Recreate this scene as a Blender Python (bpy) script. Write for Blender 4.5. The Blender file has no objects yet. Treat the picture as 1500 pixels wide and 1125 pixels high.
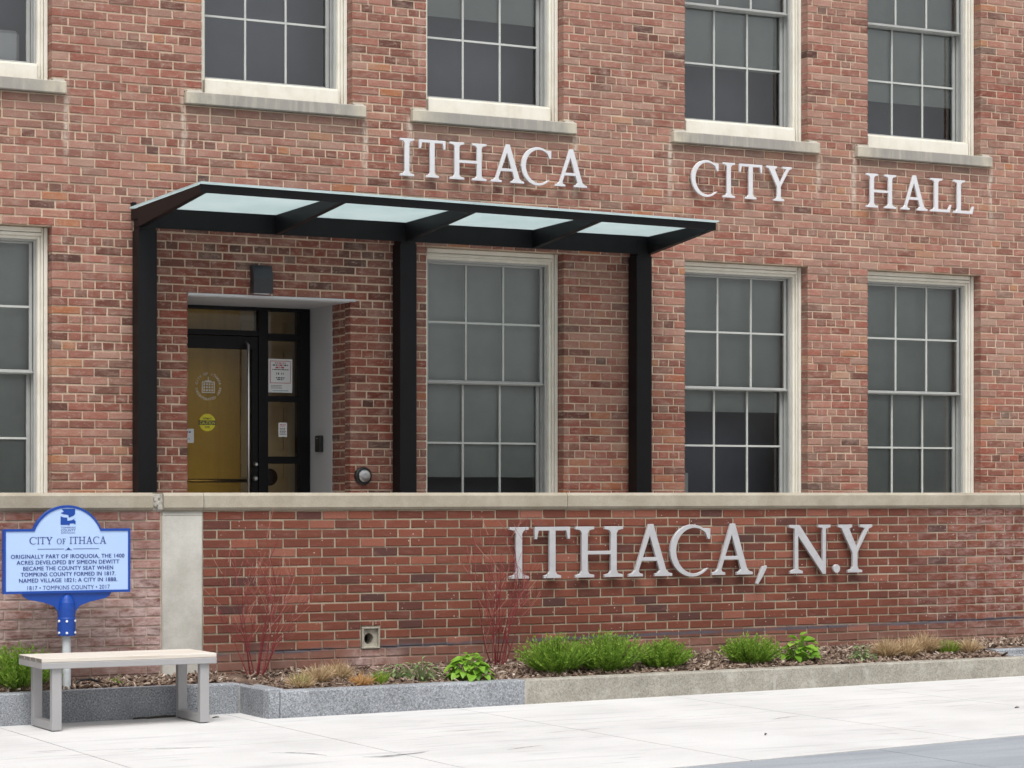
import bpy, bmesh, math, random
from mathutils import Vector, Matrix
random.seed(11)
R = math.radians
scene = bpy.context.scene
COL = scene.collection

# ------------------------------------------------------------------ camera
EYE, CAMY, TH = 1.6, -18.35, 27.85
F_PX, HORIZON = 3540.0, 721.5
cam_d = bpy.data.cameras.new('camera')
cam = bpy.data.objects.new('camera', cam_d); COL.objects.link(cam)
cam.location = (0, CAMY, EYE); cam.rotation_euler = (R(90), 0, R(-TH))
cam_d.sensor_width = 36; cam_d.lens = F_PX / 1500 * 36
cam_d.shift_y = (HORIZON - 562.5) / 1500
cam_d.clip_end = 2000
scene.camera = cam

# ------------------------------------------------------------------ sky, sun, exposure
SUN_EL, SUN_AZ = 62, -155          # azimuth: direction the light comes from, degrees clockwise from +Y
w = bpy.data.worlds.new('World'); scene.world = w; w.use_nodes = True
nt = w.node_tree; nt.nodes.clear()
sky = nt.nodes.new('ShaderNodeTexSky'); sky.sky_type = 'NISHITA'; sky.sun_disc = False
sky.sun_elevation = R(SUN_EL); sky.sun_rotation = R(SUN_AZ)
sky.air_density = 1.0; sky.dust_density = 5.0
hs = nt.nodes.new('ShaderNodeHueSaturation'); hs.inputs['Saturation'].default_value = 0.14
bg = nt.nodes.new('ShaderNodeBackground'); bg.inputs['Strength'].default_value = 0.115
wo = nt.nodes.new('ShaderNodeOutputWorld')
nt.links.new(sky.outputs[0], hs.inputs['Color']); nt.links.new(hs.outputs[0], bg.inputs[0]); nt.links.new(bg.outputs[0], wo.inputs[0])
sd = bpy.data.lights.new('sun', 'SUN'); sd.energy = 1.45; sd.angle = R(28); sd.color = (1.0, 0.965, 0.92)
sun = bpy.data.objects.new('sun', sd); COL.objects.link(sun)
az, el = R(SUN_AZ), R(SUN_EL)
sun_dir = Vector((math.sin(az) * math.cos(el), math.cos(az) * math.cos(el), math.sin(el)))
sun.rotation_euler = (-sun_dir).to_track_quat('-Z', 'Y').to_euler()
scene.view_settings.view_transform = 'Standard'
scene.view_settings.look = 'None'
scene.view_settings.gamma = 1
scene.view_settings.use_curve_mapping = False
scene.view_settings.exposure = 0.6

# ------------------------------------------------------------------ node helpers
class NT:
    def __init__(s, name):
        s.m = bpy.data.materials.new(name); s.m.use_nodes = True
        s.t = s.m.node_tree; s.t.nodes.clear()
        s.out = s.t.nodes.new('ShaderNodeOutputMaterial')
    def n(s, typ, **kw):
        x = s.t.nodes.new(typ)
        for k, v in kw.items(): setattr(x, k, v)
        return x
    def l(s, a, b): s.t.links.new(a, b)
    def put(s, sock, v):
        if isinstance(v, bpy.types.NodeSocket): s.l(v, sock)
        else:
            if isinstance(v, (tuple, list)) and len(v) == 3 and sock.type == 'RGBA': v = (*v, 1)
            sock.default_value = v
    def pos(s): return s.n('ShaderNodeNewGeometry').outputs['Position']
    def scale(s, vec, sc):
        v = s.n('ShaderNodeVectorMath', operation='MULTIPLY'); s.l(vec, v.inputs[0]); v.inputs[1].default_value = sc
        return v.outputs[0]
    def noise(s, vec, sc, detail=3, rough=.55):
        x = s.n('ShaderNodeTexNoise'); s.l(vec, x.inputs['Vector'])
        x.inputs['Scale'].default_value = sc; x.inputs['Detail'].default_value = detail; x.inputs['Roughness'].default_value = rough
        return x.outputs['Fac']
    def ramp(s, fac, stops, interp='LINEAR'):
        x = s.n('ShaderNodeValToRGB'); x.color_ramp.interpolation = interp
        e = x.color_ramp.elements
        while len(e) < len(stops): e.new(.5)
        for i, (p, c) in enumerate(stops):
            e[i].position = p
            e[i].color = (*c, 1) if isinstance(c, tuple) else (c, c, c, 1)
        s.l(fac, x.inputs[0]); return x.outputs[0]
    def math(s, op, a, b=0.0, clamp=False):
        x = s.n('ShaderNodeMath', operation=op); x.use_clamp = clamp
        s.put(x.inputs[0], a); s.put(x.inputs[1], b); return x.outputs[0]
    def mix(s, fac, a, b, blend='MIX'):
        x = s.n('ShaderNodeMix', data_type='RGBA'); x.blend_type = blend
        s.put(x.inputs[0], fac); s.put(x.inputs[6], a); s.put(x.inputs[7], b); return x.outputs[2]
    def attr(s, name, typ='GEOMETRY'):
        x = s.n('ShaderNodeAttribute'); x.attribute_name = name; x.attribute_type = typ; return x.outputs['Fac']
    def both(s, name): return s.math('ADD', s.attr(name), s.attr(name, 'OBJECT'))
    def xyz(s, vec):
        x = s.n('ShaderNodeSeparateXYZ'); s.l(vec, x.inputs[0]); return x.outputs
    def bump(s, h, strength=.3, dist=.004):
        x = s.n('ShaderNodeBump'); x.inputs['Strength'].default_value = strength; x.inputs['Distance'].default_value = dist
        s.l(h, x.inputs['Height']); return x.outputs[0]
    def pbr(s, col, rough=.8, metal=0.0, normal=None, spec=.5):
        b = s.n('ShaderNodeBsdfPrincipled'); s.put(b.inputs['Base Color'], col); s.put(b.inputs['Roughness'], rough)
        b.inputs['Metallic'].default_value = metal; b.inputs['Specular IOR Level'].default_value = spec
        if normal is not None: s.l(normal, b.inputs['Normal'])
        s.l(b.outputs[0], s.out.inputs[0]); return s.m
    def between(s, v, lo, hi, soft):
        a = s.n('ShaderNodeMapRange', interpolation_type='SMOOTHSTEP'); s.l(v, a.inputs[0]); a.inputs[1].default_value = lo - soft; a.inputs[2].default_value = lo + soft
        b = s.n('ShaderNodeMapRange', interpolation_type='SMOOTHSTEP'); s.l(v, b.inputs[0]); b.inputs[1].default_value = hi - soft; b.inputs[2].default_value = hi + soft
        b.inputs[3].default_value = 1; b.inputs[4].default_value = 0
        return s.math('MULTIPLY', a.outputs[0], b.outputs[0])

def paint(name, col, rough=.5, metal=0, var=.06, scale=6, bump=0.0, spec=.5):
    t = NT(name); p = t.pos()
    n = t.noise(p, scale, 5)
    c = t.mix(1.0, col, t.ramp(n, [(.25, 1 - var * 2), (.75, 1.0)]), 'MULTIPLY')
    nb = t.bump(t.noise(p, 180, 2), bump, .002) if bump else None
    return t.pbr(c, rough, metal, nb, spec)

def facade_brick():
    t = NT('facade_brick'); p = t.pos()
    tone, stain, red = t.both('tone'), t.both('stain'), t.both('red')
    c = t.ramp(tone, [(0, (.055, .034, .032)), (.1, (.105, .045, .036)), (.3, (.165, .066, .049)), (.55, (.238, .094, .07)),
                      (.75, (.30, .128, .097)), (.88, (.345, .178, .14)), (.95, (.33, .138, .072)), (1, (.36, .165, .08))])
    c = t.mix(t.math('MULTIPLY', red, .85), c, t.mix(1, c, (1.0, .54, .42), 'MULTIPLY'))
    dust = t.both('dust')
    c = t.mix(dust, c, (.375, .262, .205))
    fine = t.noise(p, 70, 6, .7)
    c = t.mix(1.0, c, t.ramp(fine, [(.2, .66), (.55, 1.0), (.85, 1.16)]), 'MULTIPLY')
    patch = t.noise(t.scale(p, (7, 7, 20)), 1.0, 6, .65)
    c = t.mix(t.ramp(patch, [(.48, 0.0), (.7, .48)]), c, (.42, .305, .245))
    c = t.mix(t.ramp(t.noise(t.scale(p, (16, 16, 34)), 1.0, 6, .75), [(.55, 0.0), (.66, .6)]), c, (.47, .36, .29))
    c = t.mix(t.ramp(t.noise(p, 26, 5, .7), [(.58, 0.0), (.72, .55)]), c, t.mix(1, c, (.62, .58, .6), 'MULTIPLY'))
    big = t.noise(p, .9, 4, .6)
    c = t.mix(t.ramp(big, [(.38, .0), (.7, .28)]), c, (.35, .225, .185))
    streak = t.noise(t.scale(p, (9, 9, .8)), 1.0, 5, .6)
    c = t.mix(t.ramp(streak, [(.6, 0.0), (.78, .35)]), c, (.50, .44, .40))
    c = t.mix(t.math('MULTIPLY', stain, t.ramp(t.noise(p, 5, 4), [(.2, .45), (.7, 1.0)])), c, (.22, .16, .13))
    c = lime_runs(t, c, p)
    h = t.math('ADD', t.math('MULTIPLY', fine, .7), t.noise(t.scale(p, (40, 40, 180)), 1.0, 3))
    return t.pbr(c, .92, 0, t.bump(h, .55, .004), .25)

def lime_runs(t, c, p):
    """pale lime washed down the wall from the ends of the upper sills"""
    x, y, z = t.xyz(p); tot = None
    xw = t.math('ADD', x, t.math('MULTIPLY', t.math('SUBTRACT', t.noise(t.scale(p, (3, 3, 5)), 1.0, 3), .5), .06))
    for wx in (4.31, 6.873, 8.879, 11.443, 13.444):
        for e in (wx - .155, wx + 1.44):
            b = t.between(xw, e - .022, e + .022, .016); tot = b if tot is None else t.math('ADD', tot, b)
    d = t.between(z, 4.22, 4.80, .2)
    f = t.math('MULTIPLY', t.math('MULTIPLY', tot, d), t.ramp(t.noise(t.scale(p, (20, 20, 7)), 1.0, 5, .7), [(.38, .05), (.58, .85)]), True)
    return t.mix(f, c, (.52, .455, .385))

def facade_mortar():
    t = NT('facade_mortar'); p = t.pos()
    n = t.noise(p, 2.2, 6, .65)
    c = t.ramp(n, [(.25, (.40, .30, .22)), (.5, (.57, .44, .33)), (.75, (.68, .55, .435))])
    c = t.mix(1.0, c, t.ramp(t.noise(p, 90, 4), [(.3, .8), (.7, 1.05)]), 'MULTIPLY')
    return t.pbr(c, .95, 0, t.bump(t.noise(p, 160, 4, .7), .6, .004), .2)

def plinth_common(t, c, p, mortar):
    x, y, z = t.xyz(p)
    # white salts on the left bay and under the drain
    left = t.between(x, 2.0, 5.83, .02)
    salt = t.math('MULTIPLY', left, t.ramp(t.noise(t.scale(p, (9, 9, 26)), 1.0, 7, .75), [(.36, .12), (.6, .95)]))
    lowl = t.between(z, .2, 1.1, .3)
    salt = t.math('MULTIPLY', salt, t.math('ADD', .35, t.math('MULTIPLY', lowl, .5)))
    dr = t.math('MULTIPLY', t.between(x, 7.24, 7.66, .08), t.between(z, .25, .43, .05))
    dr = t.math('MULTIPLY', dr, t.ramp(t.noise(p, 14, 5, .7), [(.35, .1), (.62, .9)]))
    salt = t.math('MAXIMUM', salt, dr)
    rt = t.math('MULTIPLY', t.between(x, 12.6, 15.5, .7), t.ramp(t.noise(t.scale(p, (10, 10, 26)), 1.0, 7, .75), [(.45, 0.0), (.7, .5)]))
    salt = t.math('MAXIMUM', salt, rt)
    c = t.mix(salt, c, (.52, .40, .375))
    # splash zone above the soil
    sp = t.math('MULTIPLY', t.between(z, .0, .46, .1), t.ramp(t.noise(p, 6, 4), [(.3, .25), (.7, .75)]))
    c = t.mix(sp, c, (.25, .155, .125))
    # old bitumen line
    zt_ = t.math('SUBTRACT', z, t.math('MULTIPLY', t.math('SUBTRACT', x, 8.3), .0115))
    zt_ = t.math('ADD', zt_, t.math('MULTIPLY', t.math('SUBTRACT', t.noise(t.scale(p, (9, 9, 9)), 1.0, 4), .5), .03))
    tar = t.math('MULTIPLY', t.between(zt_, .452, .476, .008), t.ramp(t.noise(t.scale(p, (1.7, 1, 3)), 1.0, 5, .7), [(.36, 0.0), (.5, .9)]))
    tar = t.math('MULTIPLY', tar, t.between(x, 6.1, 16, .1))
    c = t.mix(tar, c, (.085, .085, .105))
    return c

def plinth_brick():
    t = NT('plinth_brick'); p = t.pos()
    tone = t.both('tone')
    c = t.ramp(tone, [(0, (.075, .038, .035)), (.12, (.11, .04, .03)), (.45, (.147, .047, .031)), (.75, (.176, .057, .037)), (.92, (.22, .075, .048)), (1, (.26, .105, .075))])
    fine = t.noise(p, 80, 6, .7)
    c = t.mix(1.0, c, t.ramp(fine, [(.2, .72), (.55, 1.0), (.85, 1.2)]), 'MULTIPLY')
    c = t.mix(t.ramp(t.noise(t.scale(p, (7, 7, 24)), 1.0, 6, .65), [(.55, 0.0), (.75, .4)]), c, (.26, .13, .105))
    sp = t.n('ShaderNodeTexVoronoi'); t.l(p, sp.inputs['Vector']); sp.inputs['Scale'].default_value = 22
    dots = t.math('MULTIPLY', t.ramp(sp.outputs['Distance'], [(.07, .9), (.13, 0.0)]), t.ramp(t.noise(p, 3, 3), [(.45, 0.0), (.6, 1.0)]))
    c = t.mix(dots, c, (.55, .48, .44))
    c = plinth_common(t, c, p, False)
    return t.pbr(c, .9, 0, t.bump(fine, .5, .004), .25)

def plinth_mortar():
    t = NT('plinth_mortar'); p = t.pos()
    c = t.ramp(t.noise(p, 3, 6, .65), [(.25, (.25, .20, .145)), (.5, (.37, .305, .225)), (.75, (.44, .375, .29))])
    c = t.mix(1.0, c, t.ramp(t.noise(p, 90, 4), [(.3, .78), (.7, 1.05)]), 'MULTIPLY')
    c = plinth_common(t, c, p, True)
    return t.pbr(c, .95, 0, t.bump(t.noise(p, 160, 4, .7), .6, .004), .2)

def concrete(name, stops, scale=3.0, speck=.12, rough=.9, streak=0.0, bump=.35, dirt=None):
    t = NT(name); p = t.pos()
    c = t.ramp(t.noise(p, scale, 7, .65), stops)
    c = t.mix(1.0, c, t.ramp(t.noise(p, 120, 3, .7), [(.3, 1 - speck), (.7, 1 + speck * .5)]), 'MULTIPLY')
    if streak:
        s_ = t.noise(t.scale(p, (14, 14, 1.0)), 1.0, 5, .6)
        c = t.mix(t.ramp(s_, [(.5, 0.0), (.75, streak)]), c, dirt or (.2, .19, .18))
    return t.pbr(c, rough, 0, t.bump(t.noise(p, 150, 4, .7), bump, .003), .3)

def granite(name, base, dark, light, patch=None):
    t = NT(name); p = t.pos()
    v = t.noise(p, 85, 3, .85)
    c = t.ramp(v, [(.38, dark), (.47, base), (.54, base), (.63, light)])
    c = t.mix(1.0, c, t.ramp(t.noise(p, 3.0, 5, .6), [(.25, .72), (.7, 1.08)]), 'MULTIPLY')
    if patch:
        c = t.mix(t.ramp(t.noise(p, 5.5, 6, .7), [(.52, 0.0), (.68, .7)]), c, patch)
    return t.pbr(c, .85, 0, t.bump(t.noise(p, 90, 5, .75), .7, .006), .35)

def pavement_mat():
    t = NT('pavement_concrete'); p = t.pos()
    c = t.ramp(t.noise(p, 1.1, 7, .62), [(.25, (.49, .488, .485)), (.5, (.56, .558, .556)), (.75, (.61, .608, .606))])
    c = t.mix(1.0, c, t.ramp(t.noise(p, 60, 5, .75), [(.3, .93), (.7, 1.03)]), 'MULTIPLY')
    s1 = t.noise(t.scale(p, (.9, 7.0, 1)), 1.0, 6, .6)
    c = t.mix(t.ramp(s1, [(.54, 0.0), (.70, .6)]), c, (.40, .40, .41))
    s2 = t.noise(t.scale(p, (2.4, 34.0, 1)), .8, 3, .5)
    c = t.mix(t.math('MULTIPLY', t.ramp(s2, [(.62, 0.0), (.70, .8)]), t.ramp(t.noise(p, .8, 2), [(.48, 0.0), (.60, .9)])), c, (.16, .16, .165))
    return t.pbr(c, .85, 0, t.bump(t.noise(p, 130, 4, .7), .25, .003), .3)

def band_mat():
    t = NT('band_paving'); p = t.pos()
    c = t.ramp(t.noise(t.scale(p, (.8, 5, 1)), 1.0, 6, .6), [(.25, (.235, .255, .285)), (.7, (.33, .355, .39))])
    c = t.mix(1.0, c, t.ramp(t.noise(p, 80, 4, .7), [(.3, .85), (.7, 1.06)]), 'MULTIPLY')
    return t.pbr(c, .85, 0, t.bump(t.noise(p, 130, 4, .7), .25, .003), .3)

def glass_mat(name, tint=(.9, .93, .92), k=2.3):
    t = NT(name)
    tr = t.n('ShaderNodeBsdfTransparent'); tr.inputs[0].default_value = (*tint, 1)
    gl = t.n('ShaderNodeBsdfGlossy'); gl.inputs['Roughness'].default_value = .03; gl.inputs[0].default_value = (1, 1, 1, 1)
    nb = t.bump(t.noise(t.pos(), 2.2, 2), .05, .02); t.l(nb, gl.inputs['Normal'])
    fr = t.n('ShaderNodeFresnel'); fr.inputs[0].default_value = 1.5
    mx = t.n('ShaderNodeMixShader'); t.l(t.math('MULTIPLY', fr.outputs[0], k, True), mx.inputs[0])
    t.l(tr.outputs[0], mx.inputs[1]); t.l(gl.outputs[0], mx.inputs[2]); t.l(mx.outputs[0], t.out.inputs[0]); return t.m

def frosted_mat():
    t = NT('frosted_glass')
    n = t.ramp(t.noise(t.pos(), 2.5, 4), [(.3, (.68, .78, .79)), (.7, (.77, .85, .86))])
    tl = t.n('ShaderNodeBsdfTranslucent'); t.l(n, tl.inputs[0])
    df = t.n('ShaderNodeBsdfDiffuse'); df.inputs[0].default_value = (.55, .63, .65, 1)
    gl = t.n('ShaderNodeBsdfGlossy'); gl.inputs['Roughness'].default_value = .15
    m1 = t.n('ShaderNodeMixShader'); m1.inputs[0].default_value = .25; t.l(tl.outputs[0], m1.inputs[1]); t.l(df.outputs[0], m1.inputs[2])
    m2 = t.n('ShaderNodeMixShader'); m2.inputs[0].default_value = .05; t.l(m1.outputs[0], m2.inputs[1]); t.l(gl.outputs[0], m2.inputs[2])
    t.l(m2.outputs[0], t.out.inputs[0]); return t.m

def leaf_mat(name, stops, trans=.35, rough=.55):
    t = NT(name)
    c = t.ramp(t.both('tone'), stops)
    c = t.mix(1.0, c, t.ramp(t.noise(t.pos(), 60, 3), [(.3, .8), (.7, 1.12)]), 'MULTIPLY')
    b = t.n('ShaderNodeBsdfPrincipled'); t.l(c, b.inputs['Base Color']); b.inputs['Roughness'].default_value = rough; b.inputs['Specular IOR Level'].default_value = .3
    tl = t.n('ShaderNodeBsdfTranslucent'); t.l(c, tl.inputs[0])
    m1 = t.n('ShaderNodeMixShader'); m1.inputs[0].default_value = trans; t.l(b.outputs[0], m1.inputs[1]); t.l(tl.outputs[0], m1.inputs[2])
    t.l(m1.outputs[0], t.out.inputs[0]); return t.m

M = {}
M['fbrick'] = facade_brick(); M['fmortar'] = facade_mortar(); M['pbrick'] = plinth_brick(); M['pmortar'] = plinth_mortar()
M['white'] = concrete('window_paint', [(.25, (.62, .585, .505)), (.5, (.71, .685, .605)), (.75, (.75, .73, .66))], 5, .03, .55, .25, .06, (.52, .48, .40))
M['alu'] = paint('sash_aluminium', (.40, .41, .40), .45, .15, .08, 8)
M['muntin'] = paint('muntin_grey', (.50, .52, .50), .45, 0, .08, 8)
def sill_mat():
    t = NT('limestone_sill'); p = t.pos()
    g = t.n('ShaderNodeTexCoord').outputs['Generated']; gx = t.xyz(g)[0]
    e = t.math('ADD', t.math('ABSOLUTE', t.math('SUBTRACT', gx, .5)), t.math('MULTIPLY', t.math('SUBTRACT', t.noise(t.scale(p, (5, 5, 3)), 1.0, 5, .7), .5), .35))
    c = t.ramp(e, [(.28, (.30, .285, .26)), (.38, (.36, .34, .295)), (.48, (.50, .455, .365))])
    c = t.mix(t.ramp(t.noise(t.scale(p, (16, 16, 2)), 1.0, 5, .6), [(.5, 0.0), (.7, .5)]), c, (.50, .46, .39))
    c = t.mix(t.ramp(t.noise(t.scale(p, (7, 7, 2)), 1.0, 5, .6), [(.55, 0.0), (.75, .6)]), c, (.20, .19, .18))
    c = t.mix(1.0, c, t.ramp(t.noise(p, 120, 3, .7), [(.3, .88), (.7, 1.06)]), 'MULTIPLY')
    return t.pbr(c, .9, 0, t.bump(t.noise(p, 150, 4, .7), .4, .003), .3)
M['sill'] = sill_mat()
M['cap'] = concrete('coping_concrete', [(.25, (.27, .238, .185)), (.5, (.345, .31, .248)), (.75, (.42, .385, .32))], 4, .14, .9, .25, .45, (.30, .27, .22))
M['pillar'] = concrete('pillar_concrete', [(.25, (.35, .34, .305)), (.5, (.46, .45, .41)), (.75, (.54, .535, .495))], 5, .1, .9, .35, .45, (.38, .37, .33))
M['granite'] = granite('blue_granite', (.27, .287, .31), (.12, .128, .142), (.47, .49, .515))
M['kerbconc'] = granite('kerb_concrete', (.33, .31, .265), (.21, .197, .168), (.42, .40, .355), (.47, .455, .405))
M['joint'] = concrete('joint_mortar', [(.3, (.30, .285, .25)), (.7, (.43, .41, .37))], 9, .1)
M['pave'] = pavement_mat(); M['band'] = band_mat()
def scuff_mat():
    t = NT('rubber_scuff'); p = t.pos()
    tr = t.n('ShaderNodeBsdfTransparent'); df = t.n('ShaderNodeBsdfDiffuse'); df.inputs[0].default_value = (.10, .10, .105, 1)
    mx = t.n('ShaderNodeMixShader'); t.l(t.ramp(t.noise(t.scale(p, (9, 40, 1)), 1.0, 5, .7), [(.34, 0.0), (.56, .9)]), mx.inputs[0])
    t.l(tr.outputs[0], mx.inputs[1]); t.l(df.outputs[0], mx.inputs[2]); t.l(mx.outputs[0], t.out.inputs[0]); return t.m
M['scuff'] = scuff_mat()
M['ground'] = concrete('ground_base', [(.3, (.30, .30, .30)), (.7, (.42, .42, .42))], 1.5)
M['terrace'] = concrete('terrace_concrete', [(.3, (.42, .41, .39)), (.7, (.52, .51, .49))], 1.5)
M['glass'] = glass_mat('window_glass'); M['doorglass'] = glass_mat('door_glass', (.9, .88, .8), 1.3)
M['frost'] = frosted_mat()
M['shade'] = paint('roller_shade', (.335, .36, .35), .9, 0, .10, 3)
M['room'] = paint('dark_room', (.22, .225, .26), .9, 0, .2, 1)
M['panebacking'] = paint('slate_backing', (.215, .225, .285), .9, 0, .2, 1)
M['black'] = paint('black_steel', (.006, .006, .0075), .5, 0, .2, 5, 0, .22)
M['blackdoor'] = paint('black_door_frame', (.004, .004, .006), .45, 0, .2, 5, 0, .2)
M['steel'] = paint('brushed_steel', (.55, .55, .55), .3, 1.0, .1, 20)
M['brass'] = paint('brass', (.45, .30, .08), .3, 1.0, .1, 20)
M['letterwhite'] = paint('white_letter_paint', (.63, .63, .655), .35, 0, .04, 9)
M['letteralu'] = paint('grey_letter_metal', (.47, .47, .49), .42, .15, .08, 14)
M['soffit'] = paint('grey_painted_panel', (.50, .50, .51), .6, 0, .05, 3)
M['sconce'] = paint('dark_bronze', (.035, .036, .042), .35, .3, .15, 12)
M['rubber'] = paint('black_plastic', (.012, .012, .013), .4, 0, .1, 10)
M['tan'] = concrete('vestibule_wall', [(.3, (.68, .42, .06)), (.7, (.80, .51, .10))], 1.2, .05, .8, .25, .2, (.26, .15, .04))
M['tan2'] = concrete('vestibule_blocks', [(.3, (.66, .52, .33)), (.7, (.76, .62, .43))], 1.5, .08, .9)
M['blue'] = paint('royal_blue_enamel', (.004, .052, .31), .28, 0, .05, 5)
M['ltblue'] = paint('pale_blue_panel', (.385, .53, .79), .35, 0, .02, 4)
M['navy'] = paint('navy_lettering', (.012, .028, .20), .5)
M['galv'] = concrete('galvanised_pipe', [(.3, (.42, .45, .47)), (.7, (.58, .61, .63))], 25, .1, .4, 0, .05)
M['screw'] = paint('white_screw', (.75, .77, .8), .4)
M['benchsteel'] = paint('grey_bench_steel', (.35, .345, .35), .45, .1, .05, 6)
def wood():
    t = NT('bleached_wood'); p = t.pos()
    g = t.noise(t.scale(p, (2.0, 60, 60)), 1.0, 6, .6)
    c = t.ramp(g, [(.25, (.42, .365, .305)), (.5, (.56, .515, .455)), (.75, (.66, .625, .575))])
    return t.pbr(c, .8, 0, t.bump(g, .4, .003), .3)
M['wood'] = wood()
M['woodend'] = paint('grey_end_grain', (.20, .185, .17), .9, 0, .25, 60)
M['paper'] = paint('white_paper', (.70, .72, .72), .7, 0, .03, 8)
M['ink'] = paint('dark_ink', (.05, .05, .06), .7); M['redink'] = paint('red_ink', (.45, .07, .11), .7); M['tealink'] = paint('teal_ink', (.10, .30, .36), .7)
M['yellow'] = paint('caution_yellow', (.68, .60, .02), .5)
M['seal'] = paint('etched_seal', (.62, .58, .50), .6)
M['vinyl'] = paint('beige_vent_plastic', (.42, .39, .32), .7, 0, .25, 30)
M['hole'] = paint('dark_pipe_hole', (.01, .009, .008), .9)
def mulch():
    t = NT('bark_mulch')
    c = t.ramp(t.both('tone'), [(0, (.06, .042, .034)), (.35, (.16, .108, .082)), (.65, (.27, .195, .15)), (.9, (.40, .315, .255)), (1, (.54, .46, .385))])
    c = t.mix(1.0, c, t.ramp(t.noise(t.pos(), 55, 5, .7), [(.3, .65), (.7, 1.15)]), 'MULTIPLY')
    return t.pbr(c, .95, 0, t.bump(t.noise(t.pos(), 70, 5, .7), .8, .01), .2)
M['mulch'] = mulch()
M['fern'] = leaf_mat('feathery_green', [(0, (.08, .155, .018)), (.5, (.185, .335, .04)), (1, (.33, .48, .08))], .45)
M['lush'] = leaf_mat('bright_green_leaf', [(0, (.09, .21, .018)), (.5, (.22, .43, .045)), (1, (.38, .58, .10))], .4, .4)
M['dull'] = leaf_mat('grey_green_leaf', [(0, (.09, .14, .055)), (.5, (.20, .28, .11)), (1, (.34, .42, .20))], .3)
M['straw'] = leaf_mat('dry_straw', [(0, (.34, .23, .125)), (.5, (.60, .45, .27)), (1, (.78, .66, .46))], .4, .8)
M['limegrass'] = leaf_mat('new_grass', [(0, (.12, .20, .02)), (.5, (.24, .40, .04)), (1, (.42, .52, .10))], .4)
M['orangegrass'] = leaf_mat('orange_grass', [(0, (.50, .20, .05)), (.5, (.62, .40, .18)), (1, (.72, .55, .30))], .4)
M['redtwig'] = leaf_mat('red_twig_bark', [(0, (.13, .022, .028)), (.5, (.23, .036, .042)), (1, (.42, .25, .18))], .0, .5)
M['twig'] = paint('dark_twig', (.06, .05, .04), .9)
M['cable'] = paint('pale_cable', (.62, .60, .58), .6)

# ------------------------------------------------------------------ object helpers
LOC = {}
def root_loc(o): return LOC.get(o.name, Vector((0, 0, 0))) if o else Vector((0, 0, 0))
def props(o, label=None, cat=None, group=None, kind=None):
    if label: o['label'] = label
    if cat: o['category'] = cat
    if group: o['group'] = group
    if kind: o['kind'] = kind
    return o
def empty(name, loc, label=None, cat=None, group=None, kind=None):
    o = bpy.data.objects.new(name, None); COL.objects.link(o); o.location = loc; o.empty_display_size = .1
    LOC[o.name] = Vector(loc); return props(o, label, cat, group, kind)
def mk(name, verts, faces, mat, parent=None, smooth=False, attrs=None, origin=None, **kw):
    """one mesh object; vertices are given in world coordinates"""
    if parent is not None: base = root_loc(parent)
    elif origin is not None: base = Vector(origin)
    else:
        xs = [v[0] for v in verts]; ys = [v[1] for v in verts]; zs = [v[2] for v in verts]
        base = Vector(((min(xs) + max(xs)) / 2, (min(ys) + max(ys)) / 2, min(zs)))
    me = bpy.data.meshes.new(name)
    me.from_pydata([(v[0] - base[0], v[1] - base[1], v[2] - base[2]) for v in verts], [], faces)
    for k, vals in (attrs or {}).items():
        a = me.attributes.new(k, 'FLOAT', 'FACE'); a.data.foreach_set('value', vals)
    if isinstance(mat, list):
        for m in mat: me.materials.append(m)
    else: me.materials.append(mat)
    if smooth: me.polygons.foreach_set('use_smooth', [True] * len(me.polygons))
    o = bpy.data.objects.new(name, me); COL.objects.link(o)
    if parent is not None: o.parent = parent; LOC[o.name] = base
    else: o.location = base; LOC[o.name] = base
    return props(o, **kw)
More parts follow.
